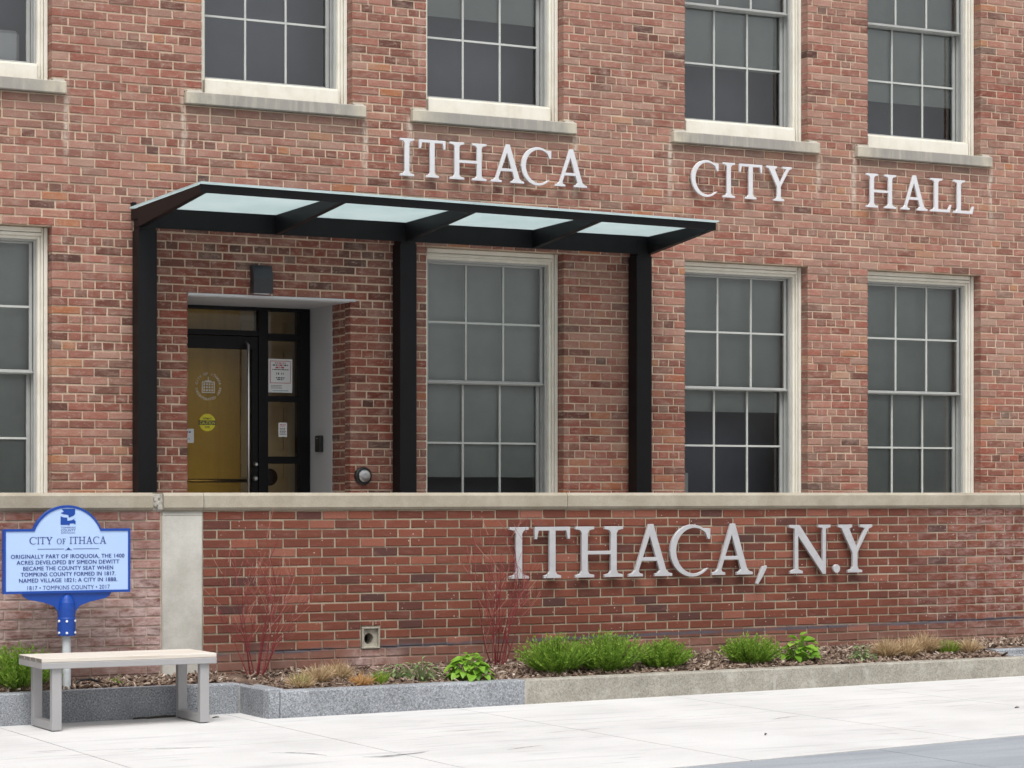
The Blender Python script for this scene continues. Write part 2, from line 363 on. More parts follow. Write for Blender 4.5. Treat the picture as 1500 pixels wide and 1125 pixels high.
class MB:
    def __init__(s): s.v, s.f, s.a = [], [], {}
    def add(s, verts, faces, **attrs):
        b = len(s.v); s.v += [tuple(v) for v in verts]; s.f += [tuple(i + b for i in f) for f in faces]
        for k, x in attrs.items(): s.a.setdefault(k, []).extend([x] * len(faces))
        return s
    def box(s, x0, x1, y0, y1, z0, z1, bev=0, **at):
        if bev <= 0:
            v = [(x, y, z) for x in (x0, x1) for y in (y0, y1) for z in (z0, z1)]
            return s.add(v, [(0, 1, 3, 2), (4, 6, 7, 5), (0, 4, 5, 1), (2, 3, 7, 6), (0, 2, 6, 4), (1, 5, 7, 3)], **at)
        bm = bmesh.new(); bmesh.ops.create_cube(bm, size=1)
        for v in bm.verts: v.co = Vector(((x0 + x1) / 2 + v.co.x * (x1 - x0), (y0 + y1) / 2 + v.co.y * (y1 - y0), (z0 + z1) / 2 + v.co.z * (z1 - z0)))
        bmesh.ops.bevel(bm, geom=bm.edges[:], offset=bev, segments=1, affect='EDGES', profile=.5)
        bm.verts.index_update()
        s.add([v.co[:] for v in bm.verts], [tuple(v.index for v in f.verts) for f in bm.faces], **at); bm.free(); return s
    def prism(s, pts, axis, a0, a1, **at):
        """pts: 2D polygon; axis 'x': pts are (y,z); 'y': pts are (x,z); 'z': pts are (x,y)"""
        def P(p, a): return {'x': (a, p[0], p[1]), 'y': (p[0], a, p[1]), 'z': (p[0], p[1], a)}[axis]
        n = len(pts); v = [P(p, a0) for p in pts] + [P(p, a1) for p in pts]
        f = [tuple(range(n)), tuple(range(2 * n - 1, n - 1, -1))] + [(i, (i + 1) % n, n + (i + 1) % n, n + i) for i in range(n)]
        return s.add(v, f, **at)
    def tube(s, pts, radii, n=6, cap=True, **at):
        pts = [Vector(p) for p in pts]; rings = []
        for i, p in enumerate(pts):
            d = (pts[min(i + 1, len(pts) - 1)] - pts[max(i - 1, 0)]).normalized()
            a = d.orthogonal().normalized(); b = d.cross(a)
            if i and rings:
                pa = (rings[-1][0] - pts[i - 1]); pa = (pa - d * pa.dot(d))
                if pa.length > 1e-6: a = pa.normalized(); b = d.cross(a)
            r = radii[i] if isinstance(radii, (list, tuple)) else radii
            rings.append([p + (a * math.cos(t) + b * math.sin(t)) * r for t in [2 * math.pi * k / n for k in range(n)]])
        v = [q for ring in rings for q in ring]; f = []
        for i in range(len(rings) - 1):
            for k in range(n): f.append((i * n + k, i * n + (k + 1) % n, (i + 1) * n + (k + 1) % n, (i + 1) * n + k))
        if cap: f += [tuple(range(n - 1, -1, -1)), tuple(range(len(v) - n, len(v)))]
        return s.add(v, f, **at)
    def lathe(s, c, prof, axis='z', n=24, **at):
        """prof: (radius, along) pairs"""
        v = []
        for r, h in prof:
            for k in range(n):
                t = 2 * math.pi * k / n; a, b = r * math.cos(t), r * math.sin(t)
                v.append((c[0] + a, c[1] + b, c[2] + h) if axis == 'z' else (c[0] + a, c[1] + h, c[2] + b))
        f = []
        for i in range(len(prof) - 1):
            for k in range(n): f.append((i * n + k, i * n + (k + 1) % n, (i + 1) * n + (k + 1) % n, (i + 1) * n + k))
        f += [tuple(range(n - 1, -1, -1)), tuple(range(len(v) - n, len(v)))]
        return s.add(v, f, **at)
    def mk(s, name, mat, parent=None, **kw): return mk(name, s.v, s.f, mat, parent, attrs=s.a or None, **kw)
def box(name, mat, parent, *b, bev=0, **kw): return MB().box(*b, bev=bev).mk(name, mat, parent, **kw)

TRI = {}
def text2d(body, weight=0.0, spacing=1.0):
    """filled 2D outline of a line of built-in sans lettering: verts, faces, width, cap height"""
    cu = bpy.data.curves.new('lettering', 'FONT'); cu.body = body; cu.size = 1; cu.offset = weight; cu.resolution_u = 3; cu.space_character = spacing
    o = bpy.data.objects.new('lettering', cu); COL.objects.link(o)
    dg = bpy.context.evaluated_depsgraph_get(); me = bpy.data.meshes.new_from_object(o.evaluated_get(dg))
    v = [(p.co.x, p.co.y) for p in me.vertices]; f = [tuple(p.vertices) for p in me.polygons]
    bpy.data.objects.remove(o); bpy.data.curves.remove(cu); bpy.data.meshes.remove(me)
    return v, f
def place_text(mb, body, x0, x1, zc, h, y, weight=0.0, spacing=1.0, thick=None):
    """fit a line between x0 and x1 with letters h tall centred on zc, lying on the plane y"""
    v, f = text2d(body, weight, spacing)
    a0, a1 = min(p[0] for p in v), max(p[0] for p in v)
    b0, b1 = 0.0, .729
    mb.add([(x0 + (p[0] - a0) / (a1 - a0) * (x1 - x0), y, zc - h / 2 + (p[1] - b0) / (b1 - b0) * h) for p in v], f)

# serif capitals: outlines on a cap height of 1
s_ = .042
def _cb(cx, h, sw):   # bottom serif going left edge -> right edge, then up
    return [(cx - sw, 0), (cx + sw, 0), (cx + sw, s_), (cx + h + .035, s_ + .022), (cx + h, s_ + .085)]
def _mir(pts, cx): return [(2 * cx - x, z) for x, z in pts]
def _stem(cx, h, sw):
    r = [(cx + sw, 0), (cx + sw, s_), (cx + h + .035, s_ + .022), (cx + h, s_ + .085), (cx + h, 1 - s_ - .085), (cx + h + .035, 1 - s_ - .022), (cx + sw, 1 - s_), (cx + sw, 1)]
    return r
def glyph(ch):
    H = .058
    if ch == 'I':
        r = _stem(.19, H, .19); return [r + _mir(r, .19)[::-1]], .38
    if ch == 'H':
        a, b, sw = .19, .79, .19
        r = _stem(b, H, sw); l = _mir(_stem(a, H, sw), a)[::-1]
        bt = [(b - H, .515), (b - H, 1 - s_ - .085), (b - H - .035, 1 - s_ - .022), (b - sw, 1 - s_), (b - sw, 1)]
        tl = [(a + sw, 1), (a + sw, 1 - s_), (a + H + .035, 1 - s_ - .022), (a + H, 1 - s_ - .085), (a + H, .515)]
        bl = [(a + sw, 0), (a + sw, s_), (a + H + .035, s_ + .022), (a + H, s_ + .085), (a + H, .455), (b - H, .455), (b - H, s_ + .085), (b - H - .035, s_ + .022), (b - sw, s_), (b - sw, 0)]
        return [bl + r + bt[::-1] + tl[::-1] + l], .98
    if ch == 'T':
        c = .36
        rt = [(c + .17, 0), (c + .17, s_), (c + H + .035, s_ + .022), (c + H, s_ + .085), (c + H, .935), (.645, .935), (.675, .77), (.71, .77), (.715, 1.0)]
        return [rt + _mir(rt, c)[::-1]], .72
    if ch == 'A':
        Lo = lambda z: .115 + .3434 * (z - .05)
        Li = lambda z: .188 + .3434 * (z - .05)
        Ro = lambda z: .83 - .303 * (z - .05)
        Ri = lambda z: .692 - .303 * (z - .05)
        o = [(0, 0), (.30, 0), (.30, s_), (.235, s_ + .015), (Li(.11), .11), (Li(.31), .31), (Ri(.31), .31), (Ri(.11), .11), (.63, s_ + .015), (.57, s_), (.57, 0),
             (.94, 0), (.94, s_), (.87, s_ + .02), (Ro(.12), .12), (Ro(1.04), 1.04), (Lo(1.04) - .02, 1.04), (Lo(.12), .12), (.075, s_ + .015), (0, s_)]
        zt = .05 + .504 / .6464
        return [o, [(Li(.375), .375), (Ri(.375), .375), (Li(zt), zt)]], .94
    if ch == 'C':
        o = []
        for k in range(0, 29):
            t = R(60 + k * (318 - 60) / 28); o.append((.46 + .46 * math.cos(t), .5 + .525 * math.sin(t)))
        i = []
        for k in range(0, 29):
            t = R(306 - k * (306 - 52) / 28); i.append((.505 + .388 * math.cos(t), .5 + .468 * math.sin(t)))
        return [[(.84, .74), (.845, .945)] + o[0:] + [(.815, .145)] + i[0:] + [(.80, .74)]], .86
    if ch == 'O':
        n = 36
        o = [(.46 + .46 * math.cos(2 * math.pi * k / n), .5 + .525 * math.sin(2 * math.pi * k / n)) for k in range(n)]
        i = [(.46 + .33 * math.cos(-2 * math.pi * k / n), .5 + .475 * math.sin(-2 * math.pi * k / n)) for k in range(n)]
        return [o, i], .92
    if ch == 'F':
        a = .19
        return [[(0, 0), (.38, 0), (.38, s_), (a + H + .03, s_ + .02), (a + H, s_ + .08), (a + H, .46), (.44, .46), (.46, .36), (.49, .36), (.49, .64), (.46, .64), (.44, .53), (a + H, .53),
                 (a + H, .935), (.53, .935), (.56, .80), (.595, .80), (.60, 1), (0, 1), (0, 1 - s_), (a - H - .03, 1 - s_ - .02), (a - H, 1 - s_ - .08), (a - H, s_ + .08), (a - H - .03, s_ + .02), (0, s_)]], .6
    if ch == 'L':
        a = .19
        return [[(0, 0), (.63, 0), (.68, .22), (.645, .22), (.575, .068), (a + H, .068), (a + H, 1 - s_ - .085), (a + H + .035, 1 - s_ - .022), (.38, 1 - s_), (.38, 1), (0, 1), (0, 1 - s_),
                 (a - H - .035, 1 - s_ - .022), (a - H, 1 - s_ - .085), (a - H, s_ + .085), (a - H - .035, s_ + .022), (0, s_)]], .68
    if ch == 'N':
        a, b = .17, .84
        return [[(a - .14, 0), (a + .15, 0), (a + .15, s_), (a + .045, s_ + .04), (a + .038, .79), (b - .03, -.02), (b + .038, -.02), (b + .04, .93), (b + .15, 1 - s_), (b + .15, 1), (b - .14, 1), (b - .14, 1 - s_),
                 (b - .035, .94), (b - .032, .225), (a + .075, 1), (0, 1), (0, 1 - s_), (a - .035, .93), (a - .035, s_ + .04), (a - .14, s_)]], .99
    if ch == 'Y':
        c = .43
        return [[(c - .18, 0), (c + .18, 0), (c + .18, s_), (c + H + .03, s_ + .02), (c + H, s_ + .085), (c + H, .42), (.78, .92), (.87, 1 - s_), (.87, 1), (.56, 1), (.56, 1 - s_), (.69, .93), (c + .045, .515),
                 (.275, .92), (.35, 1 - s_), (.35, 1), (0, 1), (0, 1 - s_), (.085, .93), (c - H, .40), (c - H, s_ + .085), (c - H - .03, s_ + .02), (c - .18, s_)]], .87
    if ch == '.':
        return [[(.085 + .085 * math.cos(2 * math.pi * k / 18), .082 + .085 * math.sin(2 * math.pi * k / 18)) for k in range(18)]], .17
    if ch == ',':
        return [[(0, -.19), (.03, -.215), (.14, -.06), (.25, .14), (.235, .17), (.15, .15), (.10, .06)]], .26
def glyph_mesh(ch, x0, x1, z0, cap, y, thick, bev=.0022):
    """serif capital stretched between x0 and x1, standing on z0; y is its front face"""
    loops, wd = glyph(ch)
    gx = [p[0] for l in loops for p in l]; g0, g1 = min(gx), max(gx)
    cu = bpy.data.curves.new('lettering', 'CURVE'); cu.dimensions = '2D'; cu.fill_mode = 'BOTH'
    cu.extrude = max(thick / 2 - bev, 0); cu.bevel_depth = bev; cu.bevel_resolution = 0
    for l in loops:
        sp = cu.splines.new('POLY'); sp.points.add(len(l) - 1); sp.use_cyclic_u = True
        for p, (x, z) in zip(sp.points, l):
            p.co = (x0 + bev + (x - g0) / (g1 - g0) * (x1 - x0 - 2 * bev), z0 + z * cap, 0, 1)
    o = bpy.data.objects.new('lettering', cu); COL.objects.link(o)
    me = bpy.data.meshes.new_from_object(o.evaluated_get(bpy.context.evaluated_depsgraph_get()))
    v = [(p.co.x, y + thick / 2 - p.co.z, p.co.y) for p in me.vertices]; f = [tuple(p.vertices) for p in me.polygons]
    bpy.data.objects.remove(o); bpy.data.curves.remove(cu); bpy.data.meshes.remove(me)
    return v, f

# which bricks show largest: only used to decide which stay single objects
_c, _s = math.cos(R(TH)), math.sin(R(TH))
def shown(x, y, z):
    dy = y - CAMY; u = x * _c - dy * _s; d = x * _s + dy * _c
    return 750 + F_PX * u / d, HORIZON - F_PX * (z - EYE) / d, d

# ------------------------------------------------------------------ ground, pavement, sky setting
def gz(x): return .065 + .0095 * (x - 6.2)
def tilt(x0, x1, y0, y1, dz):
    return [(x0, y0, gz(x0) + dz), (x1, y0, gz(x1) + dz), (x1, y1, gz(x1) + dz), (x0, y1, gz(x0) + dz)]
mk('ground', tilt(-120, 160, -150, 60, -.05), [(0, 1, 2, 3)], M['ground'], kind='structure', origin=(0, 0, 0))
pav = empty('pavement', (8, -5, 0), kind='structure')
def slab(x0, x1, yA0, yA1, yB0, yB1, mat, par, name='slab', drop=0):
    g = .004
    top = [(x0 + g, yA0 + g, gz(x0) - drop), (x1 - g, yB0 + g, gz(x1) - drop), (x1 - g, yB1 - g, gz(x1) - drop), (x0 + g, yA1 - g, gz(x0) - drop)]
    low = [(x + (g if i in (1, 2) else -g) * -.7, y + (g if i in (2, 3) else -g) * -.0, z + .0) for i, (x, y, z) in enumerate(top)]
    bot = [(x, y, z - .045) for x, y, z in top]
    mk(name, top + bot, [(0, 1, 2, 3), (0, 4, 5, 1), (1, 5, 6, 2), (2, 6, 7, 3), (3, 7, 4, 0)], mat, par)
jx = [-6, -3.2, -.6, 1.2, 2.86, 4.46, 6.06, 7.62, 9.38, 11.0, 12.6, 14.2, 15.9, 18, 21]
by = lambda x: -6.91 + (x - 7.1) * .11          # line where the grey band begins
for i in range(len(jx) - 1):
    x0, x1 = jx[i], jx[i + 1]
    slab(x0, x1, -4.5, -2.35 if x1 < 6.2 or x0 > 12.7 else -2.35, -4.5, -2.35, M['pave'], pav)
    slab(x0, x1, by(x0) + .004, -4.5, by(x1) + .004, -4.5, M['pave'], pav)
    d = .35
    slab(x0 + d + .6, x1 + d + .6, by(x0 + d + .6) - 2.2, by(x0 + d + .6) - .004, by(x1 + d + .6) - 2.2, by(x1 + d + .6) - .004, M['band'], pav, 'band_slab', .003)
    slab(x0, x1, by(x0) - 9, by(x0) - 2.2, by(x1) - 9, by(x1) - 2.2, M['pave'], pav, 'slab', .003)
def scuff(pts, wmax):
    n = len(pts); L, Rr = [], []
    for i, (x, y) in enumerate(pts):
        a, b = pts[max(i - 1, 0)], pts[min(i + 1, n - 1)]; d = Vector((b[0] - a[0], b[1] - a[1])).normalized(); h = wmax * math.sin(math.pi * (i + .15) / (n - .7)) * random.uniform(.6, 1)
        L.append((x - d.y * h, y + d.x * h, gz(x) + .004)); Rr.append((x + d.y * h, y - d.x * h, gz(x) + .004))
    mk('scuff_mark', L + Rr, [(i, n + i, n + i + 1, i + 1) for i in range(n - 1)], M['scuff'], pav)
def arc(x0, y0, x1, y1, bow, n=14):
    return [(x0 + (x1 - x0) * t - (y1 - y0) * bow * 4 * t * (1 - t), y0 + (y1 - y0) * t + (x1 - x0) * bow * 4 * t * (1 - t)) for t in [i / n for i in range(n + 1)]]
for a_, w_ in (((5.40, -5.03, 5.64, -5.37, .16), .014), ((5.78, -5.53, 6.26, -5.46, -.10), .022), ((5.80, -5.56, 6.02, -5.60, -.05), .012), ((6.66, -5.66, 7.0, -5.55, .05), .008), ((7.3, -4.95, 7.9, -4.86, .04), .007), ((9.0, -5.0, 9.35, -4.88, .08), .008), ((4.6, -4.35, 5.3, -4.62, .03), .009)):
    scuff(arc(*a_), w_)
box('terrace_floor', M['terrace'], None, -4, 22, -1.78, .86, .50, .72, kind='structure')

# ------------------------------------------------------------------ the building
bld = empty('city_hall', (10, 0, .72), 'red brick city hall with white sash windows behind the low brick wall', 'building')
WX = [4.31, 6.873, 8.879, 11.443, 13.444]; WW = 1.325
X0, X1, ZB, ZT = 2.6, 17.2, .72, 7.62
CH = .0685; ZH = 1.931        # course height, centre of one header course
opens = []
def sill_rect(x, z): return (x - .147, x + WW + .106, z - .10, z)
for i, x in enumerate(WX):
    opens.append((x, x + WW, 4.815, 7.14)); opens.append(sill_rect(x, 4.815))
    if i != 1: opens.append((x, x + WW, 1.345, 3.674)); opens.append(sill_rect(x, 1.345))
DX0, DX1, DZ = 6.754, 8.178, 3.199
opens.append((DX0, DX1, .72, DZ))

def brick_verts(x0, x1, y, z0, z1, depth, j=.0028, ch=.0038):
    z0 += random.uniform(-.0018, .0018); z1 += random.uniform(-.0018, .0018)
    r = lambda: random.uniform(-j, j)
    dy = random.uniform(-.002, .0026)
    tw = [random.uniform(-.0012, .0012) for _ in range(4)]
    fr = [(x0 + ch + r(), y + dy + tw[0], z0 + ch + r()), (x1 - ch + r(), y + dy + tw[1], z0 + ch + r()), (x1 - ch + r(), y + dy + tw[2], z1 - ch + r()), (x0 + ch + r(), y + dy + tw[3], z1 - ch + r())]
    md = [(x0 + r() * .6, y + dy + ch, z0 + r() * .6), (x1 + r() * .6, y + dy + ch, z0 + r() * .6), (x1 + r() * .6, y + dy + ch, z1 + r() * .6), (x0 + r() * .6, y + dy + ch, z1 + r() * .6)]
    bk = [(p[0], y + depth, p[2]) for p in md]
    return fr + md + bk
BF = [(0, 1, 2, 3)] + [(i, (i + 1) % 4 + 0, 4 + (i + 1) % 4, 4 + i)[::-1] for i in range(4)] + [(4 + i, 4 + (i + 1) % 4, 8 + (i + 1) % 4, 8 + i)[::-1] for i in range(4)]

def tone_facade(cx, cz, header):
    t = random.gauss(.58, .17)
    q = random.random()
    if header: t = random.choice([random.gauss(.42, .17), random.gauss(.56, .15)])
    if q < .03: t = random.uniform(.02, .2)
    elif q < .055: t = random.uniform(.93, 1.0)
    elif q < .15: t = random.uniform(.82, .9)
    red = max(0, random.gauss(.12, .2))
    if 6.3 < cx < 8.7 and 1.4 < cz < 3.72:      # newer, redder brick; tone also lowered to paint in the canopy's shade
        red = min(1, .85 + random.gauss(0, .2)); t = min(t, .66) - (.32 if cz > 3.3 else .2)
    if 10.2 < cx < 11.4 and cz < 2.9: red = min(1, .6 * max(0, (2.9 - cz)) + random.gauss(.1, .2)); t += .08
    if cx > 14.7 and cz < 2.6 and random.random() < .5: red = .8; t += .05
    return max(.01, min(1, t)), max(0, min(1, red))
def dust_of(cx):
    return max(0.0, min(.75, random.gauss(.05 + .02 * max(0, cx - 7), .21)))
def stain_facade(cx, cz):
    s = 0
    for x in WX:
        if x - .15 < cx < x + WW + .11:
            d = 4.715 - cz
            if 0 < d < .26: s = max(s, (.85 - 2.6 * d) * random.uniform(.6, 1.1))
    return max(0, min(1, s))

bricks = []        # (x0,x1,z0,z1,tone,stain,red,whole,kind)
MODL, JT = .2137, .0125
ncourse = int((ZT - ZB) / CH)
k0 = -int((ZH - ZB) / CH)
for k in range(k0, k0 + ncourse + 1):
    zc = ZH + k * CH; z0, z1 = zc - CH / 2 + JT / 2, zc + CH / 2 - JT / 2
    header = (k % 6 == 0)
    mod = MODL / 2 if header else MODL
    off = (.25 * MODL if header else (0 if k % 2 else .5 * MODL)) + random.uniform(-.006, .006)
    segs = [(X0, X1)]
    for (a, b, c, d) in opens:
        if c - .004 < zc < d + .004:
            ns = []
            for (p, q) in segs:
                if b <= p or a >= q: ns.append((p, q)); continue
                if a > p: ns.append((p, a))
                if b < q: ns.append((b, q))
            segs = ns
    for (p, q) in segs:
        edges = [p]; n = math.ceil((p - off) / mod)
        x = off + n * mod
        while x < q - 1e-6:
            if x > p + 1e-6: edges.append(x + random.uniform(-.004, .004))
            x += mod
        edges.append(q)
        if len(edges) > 2 and edges[1] - edges[0] < .05: edges.pop(1)
        if len(edges) > 2 and edges[-1] - edges[-2] < .05: edges.pop(-2)
        for i in range(len(edges) - 1):
            a, b = edges[i], edges[i + 1]
            whole = i > 0 and i < len(edges) - 2
            # a few stretchers laid as two bats
            parts = [(a, b)]
            if not header and whole and random.random() < .06: mth = (a + b) / 2; parts = [(a, mth), (mth, b)]
            for (u, v) in parts:
                uu = u + (JT / 2 if u > p + 1e-6 else 0); vv = v - (JT / 2 if v < q - 1e-6 else 0)
                zz0, zz1 = z0, z1
                for (oa, ob, oc, od) in opens:
                    if uu < ob - 1e-4 and vv > oa + 1e-4 and zz0 < od and zz1 > oc:
                        if oc > zc: zz1 = min(zz1, oc - .002)
                        elif od < zc: zz0 = max(zz0, od + .002)
                        else: zz1 = zz0
                if zz1 - zz0 < .012: continue
                w_ = vv - uu
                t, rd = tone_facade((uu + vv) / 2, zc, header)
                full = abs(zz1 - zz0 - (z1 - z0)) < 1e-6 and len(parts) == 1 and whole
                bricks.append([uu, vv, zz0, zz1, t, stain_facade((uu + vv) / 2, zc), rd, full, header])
def hidden_facade(px, py):
    if not (-20 < px < 1520 and -12 < py < 721): return True
    for a, b in ((190, 229), (573, 612), (918, 956)):
        if a < px < b and py > 315: return True
    if 200 < px < 1040 and 262 + (px - 296) * .077 < py < 338 + (px - 230) * .0455 and px > 230: return True
    return False
scored = []
for i, b in enumerate(bricks):
    if not b[7]: continue
    px, py, d = shown((b[0] + b[1]) / 2, 0, (b[2] + b[3]) / 2)
    if hidden_facade(px, py): continue
    scored.append(((b[1] - b[0]) * (b[3] - b[2]) / d ** 2, i))
single = {i for _, i in sorted(scored, reverse=True)[:298]}
mb = MB()
for i, b in enumerate(bricks):
    if i in single: continue
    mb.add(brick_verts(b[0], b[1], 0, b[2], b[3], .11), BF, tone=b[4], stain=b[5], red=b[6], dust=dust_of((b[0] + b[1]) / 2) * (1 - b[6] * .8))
# return bricks on the right jamb of the entrance recess
zz = ZB; kk = 0
while zz < DZ - .03:
    za, zb = zz + JT / 2, min(zz + CH - JT / 2, DZ - .006)
    ya = .117
    cuts = [ya, .225, .385] if kk % 2 else [ya, .385]
    for q in range(len(cuts) - 1):
        v = brick_verts(cuts[q], cuts[q + 1] - JT, 0, za, zb, .08)
        v = [(DX1 + p[1], p[0], p[2]) for p in v]
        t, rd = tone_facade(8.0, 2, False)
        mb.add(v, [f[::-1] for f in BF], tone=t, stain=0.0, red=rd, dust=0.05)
    zz += CH; kk += 1
mb.mk('brickwork', M['fbrick'], bld, kind='stuff')
def brick_pool(L, H, n, mat):
    pool = []
    for _ in range(n):
        me = bpy.data.meshes.new('brick'); me.from_pydata(brick_verts(-L / 2, L / 2, 0, -H / 2, H / 2, .11), [], BF); me.materials.append(mat); pool.append(me)
    return pool
poolS = brick_pool(MODL - JT, CH - JT, 14, M['fbrick'])
def single_brick(pool, cx, y, cz, parent, **at):
    o = bpy.data.objects.new('brick', random.choice(pool)); COL.objects.link(o); o.parent = parent
    o.location = Vector((cx, y, cz)) - root_loc(parent)
    o.rotation_euler = (random.gauss(0, .004), random.gauss(0, .003), random.gauss(0, .003))
    for k, v in at.items(): o[k] = float(v)
    return o
for i in single:
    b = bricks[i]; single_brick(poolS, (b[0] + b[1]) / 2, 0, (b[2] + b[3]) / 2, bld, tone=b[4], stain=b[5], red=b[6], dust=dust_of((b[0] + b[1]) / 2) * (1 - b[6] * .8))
# mortar sheet behind the bricks with the openings cut out
def holed_sheet(mbx, xs, zs, isopen, y, depth):
    nx, nz = len(xs) - 1, len(zs) - 1
    def op(i, j): return i < 0 or j < 0 or i >= nx or j >= nz or isopen((xs[i] + xs[i + 1]) / 2, (zs[j] + zs[j + 1]) / 2)
    for i in range(nx):
        for j in range(nz):
            if op(i, j): continue
            a, b, c, d = xs[i], xs[i + 1], zs[j], zs[j + 1]
            mbx.add([(a, y, c), (b, y, c), (b, y, d), (a, y, d)], [(0, 1, 2, 3)])
            if op(i - 1, j): mbx.add([(a, y, c), (a, y, d), (a, y + depth, d), (a, y + depth, c)], [(0, 1, 2, 3)])
            if op(i + 1, j): mbx.add([(b, y, c), (b, y + depth, c), (b, y + depth, d), (b, y, d)], [(0, 1, 2, 3)])
            if op(i, j - 1): mbx.add([(a, y, c), (a, y + depth, c), (b, y + depth, c), (b, y, c)], [(0, 1, 2, 3)])
            if op(i, j + 1): mbx.add([(a, y, d), (b, y, d), (b, y + depth, d), (a, y + depth, d)], [(0, 1, 2, 3)])
xs = sorted({X0 - .01, X1 + .01} | {round(o[0] - .005, 4) for o in opens} | {round(o[1] + .005, 4) for o in opens})
zs = sorted({ZB, ZT + .02} | {round(o[2] - .004, 4) for o in opens if o[2] > ZB} | {round(o[3] + .004, 4) for o in opens})
mb = MB()
holed_sheet(mb, xs, zs, lambda x, z: any(o[0] - .005 < x < o[1] + .005 and o[2] - .004 < z < o[3] + .004 for o in opens), .0075, .36)
mb.mk('mortar', M['fmortar'], bld)
# body of the building behind the facade: side and back walls, floors, roof
mb = MB()
mb.box(X0 - .01, 6.70, .375, .40, .50, .72 + .001)
for (a, b, c, d, e, f) in ((X0, X0 + .2, .40, 5, .72, 7.6), (X1 - .2, X1, .40, 5, .72, 7.6), (X0 + .2, X1 - .2, 4.8, 5, .72, 7.6), (X0, X1, .38, 5, 7.62, 7.9), (X0 + .2, 6.6, .40, 4.8, 4.1, 4.3),
                           (6.6, 8.4, 2.2, 4.8, 4.1, 4.3), (8.4, X1 - .2, .40, 4.8, 4.1, 4.3), (X0 + .2, X1 - .2, .87, 4.8, .6, .72), (6.6, 8.4, .40, 2.2, 3.5, 4.3), (6.5, 6.6, .4, 2.2, .72, 4.3), (8.4, 8.5, .4, 2.2, .72, 4.3)):
    mb.box(a, b, c, d, e, f)
mb.mk('interior', M['room'], bld)
for q in ((X0 + .2, 6.5, .75, .78, .72, 4.1), (8.5, X1 - .2, .75, .78, .72, 4.1), (X0 + .2, X1 - .2, .75, .78, 4.3, 7.6)): box('pane_backing', M['panebacking'], bld, *q)  # added panels close behind the windows, only to lift the dark panes

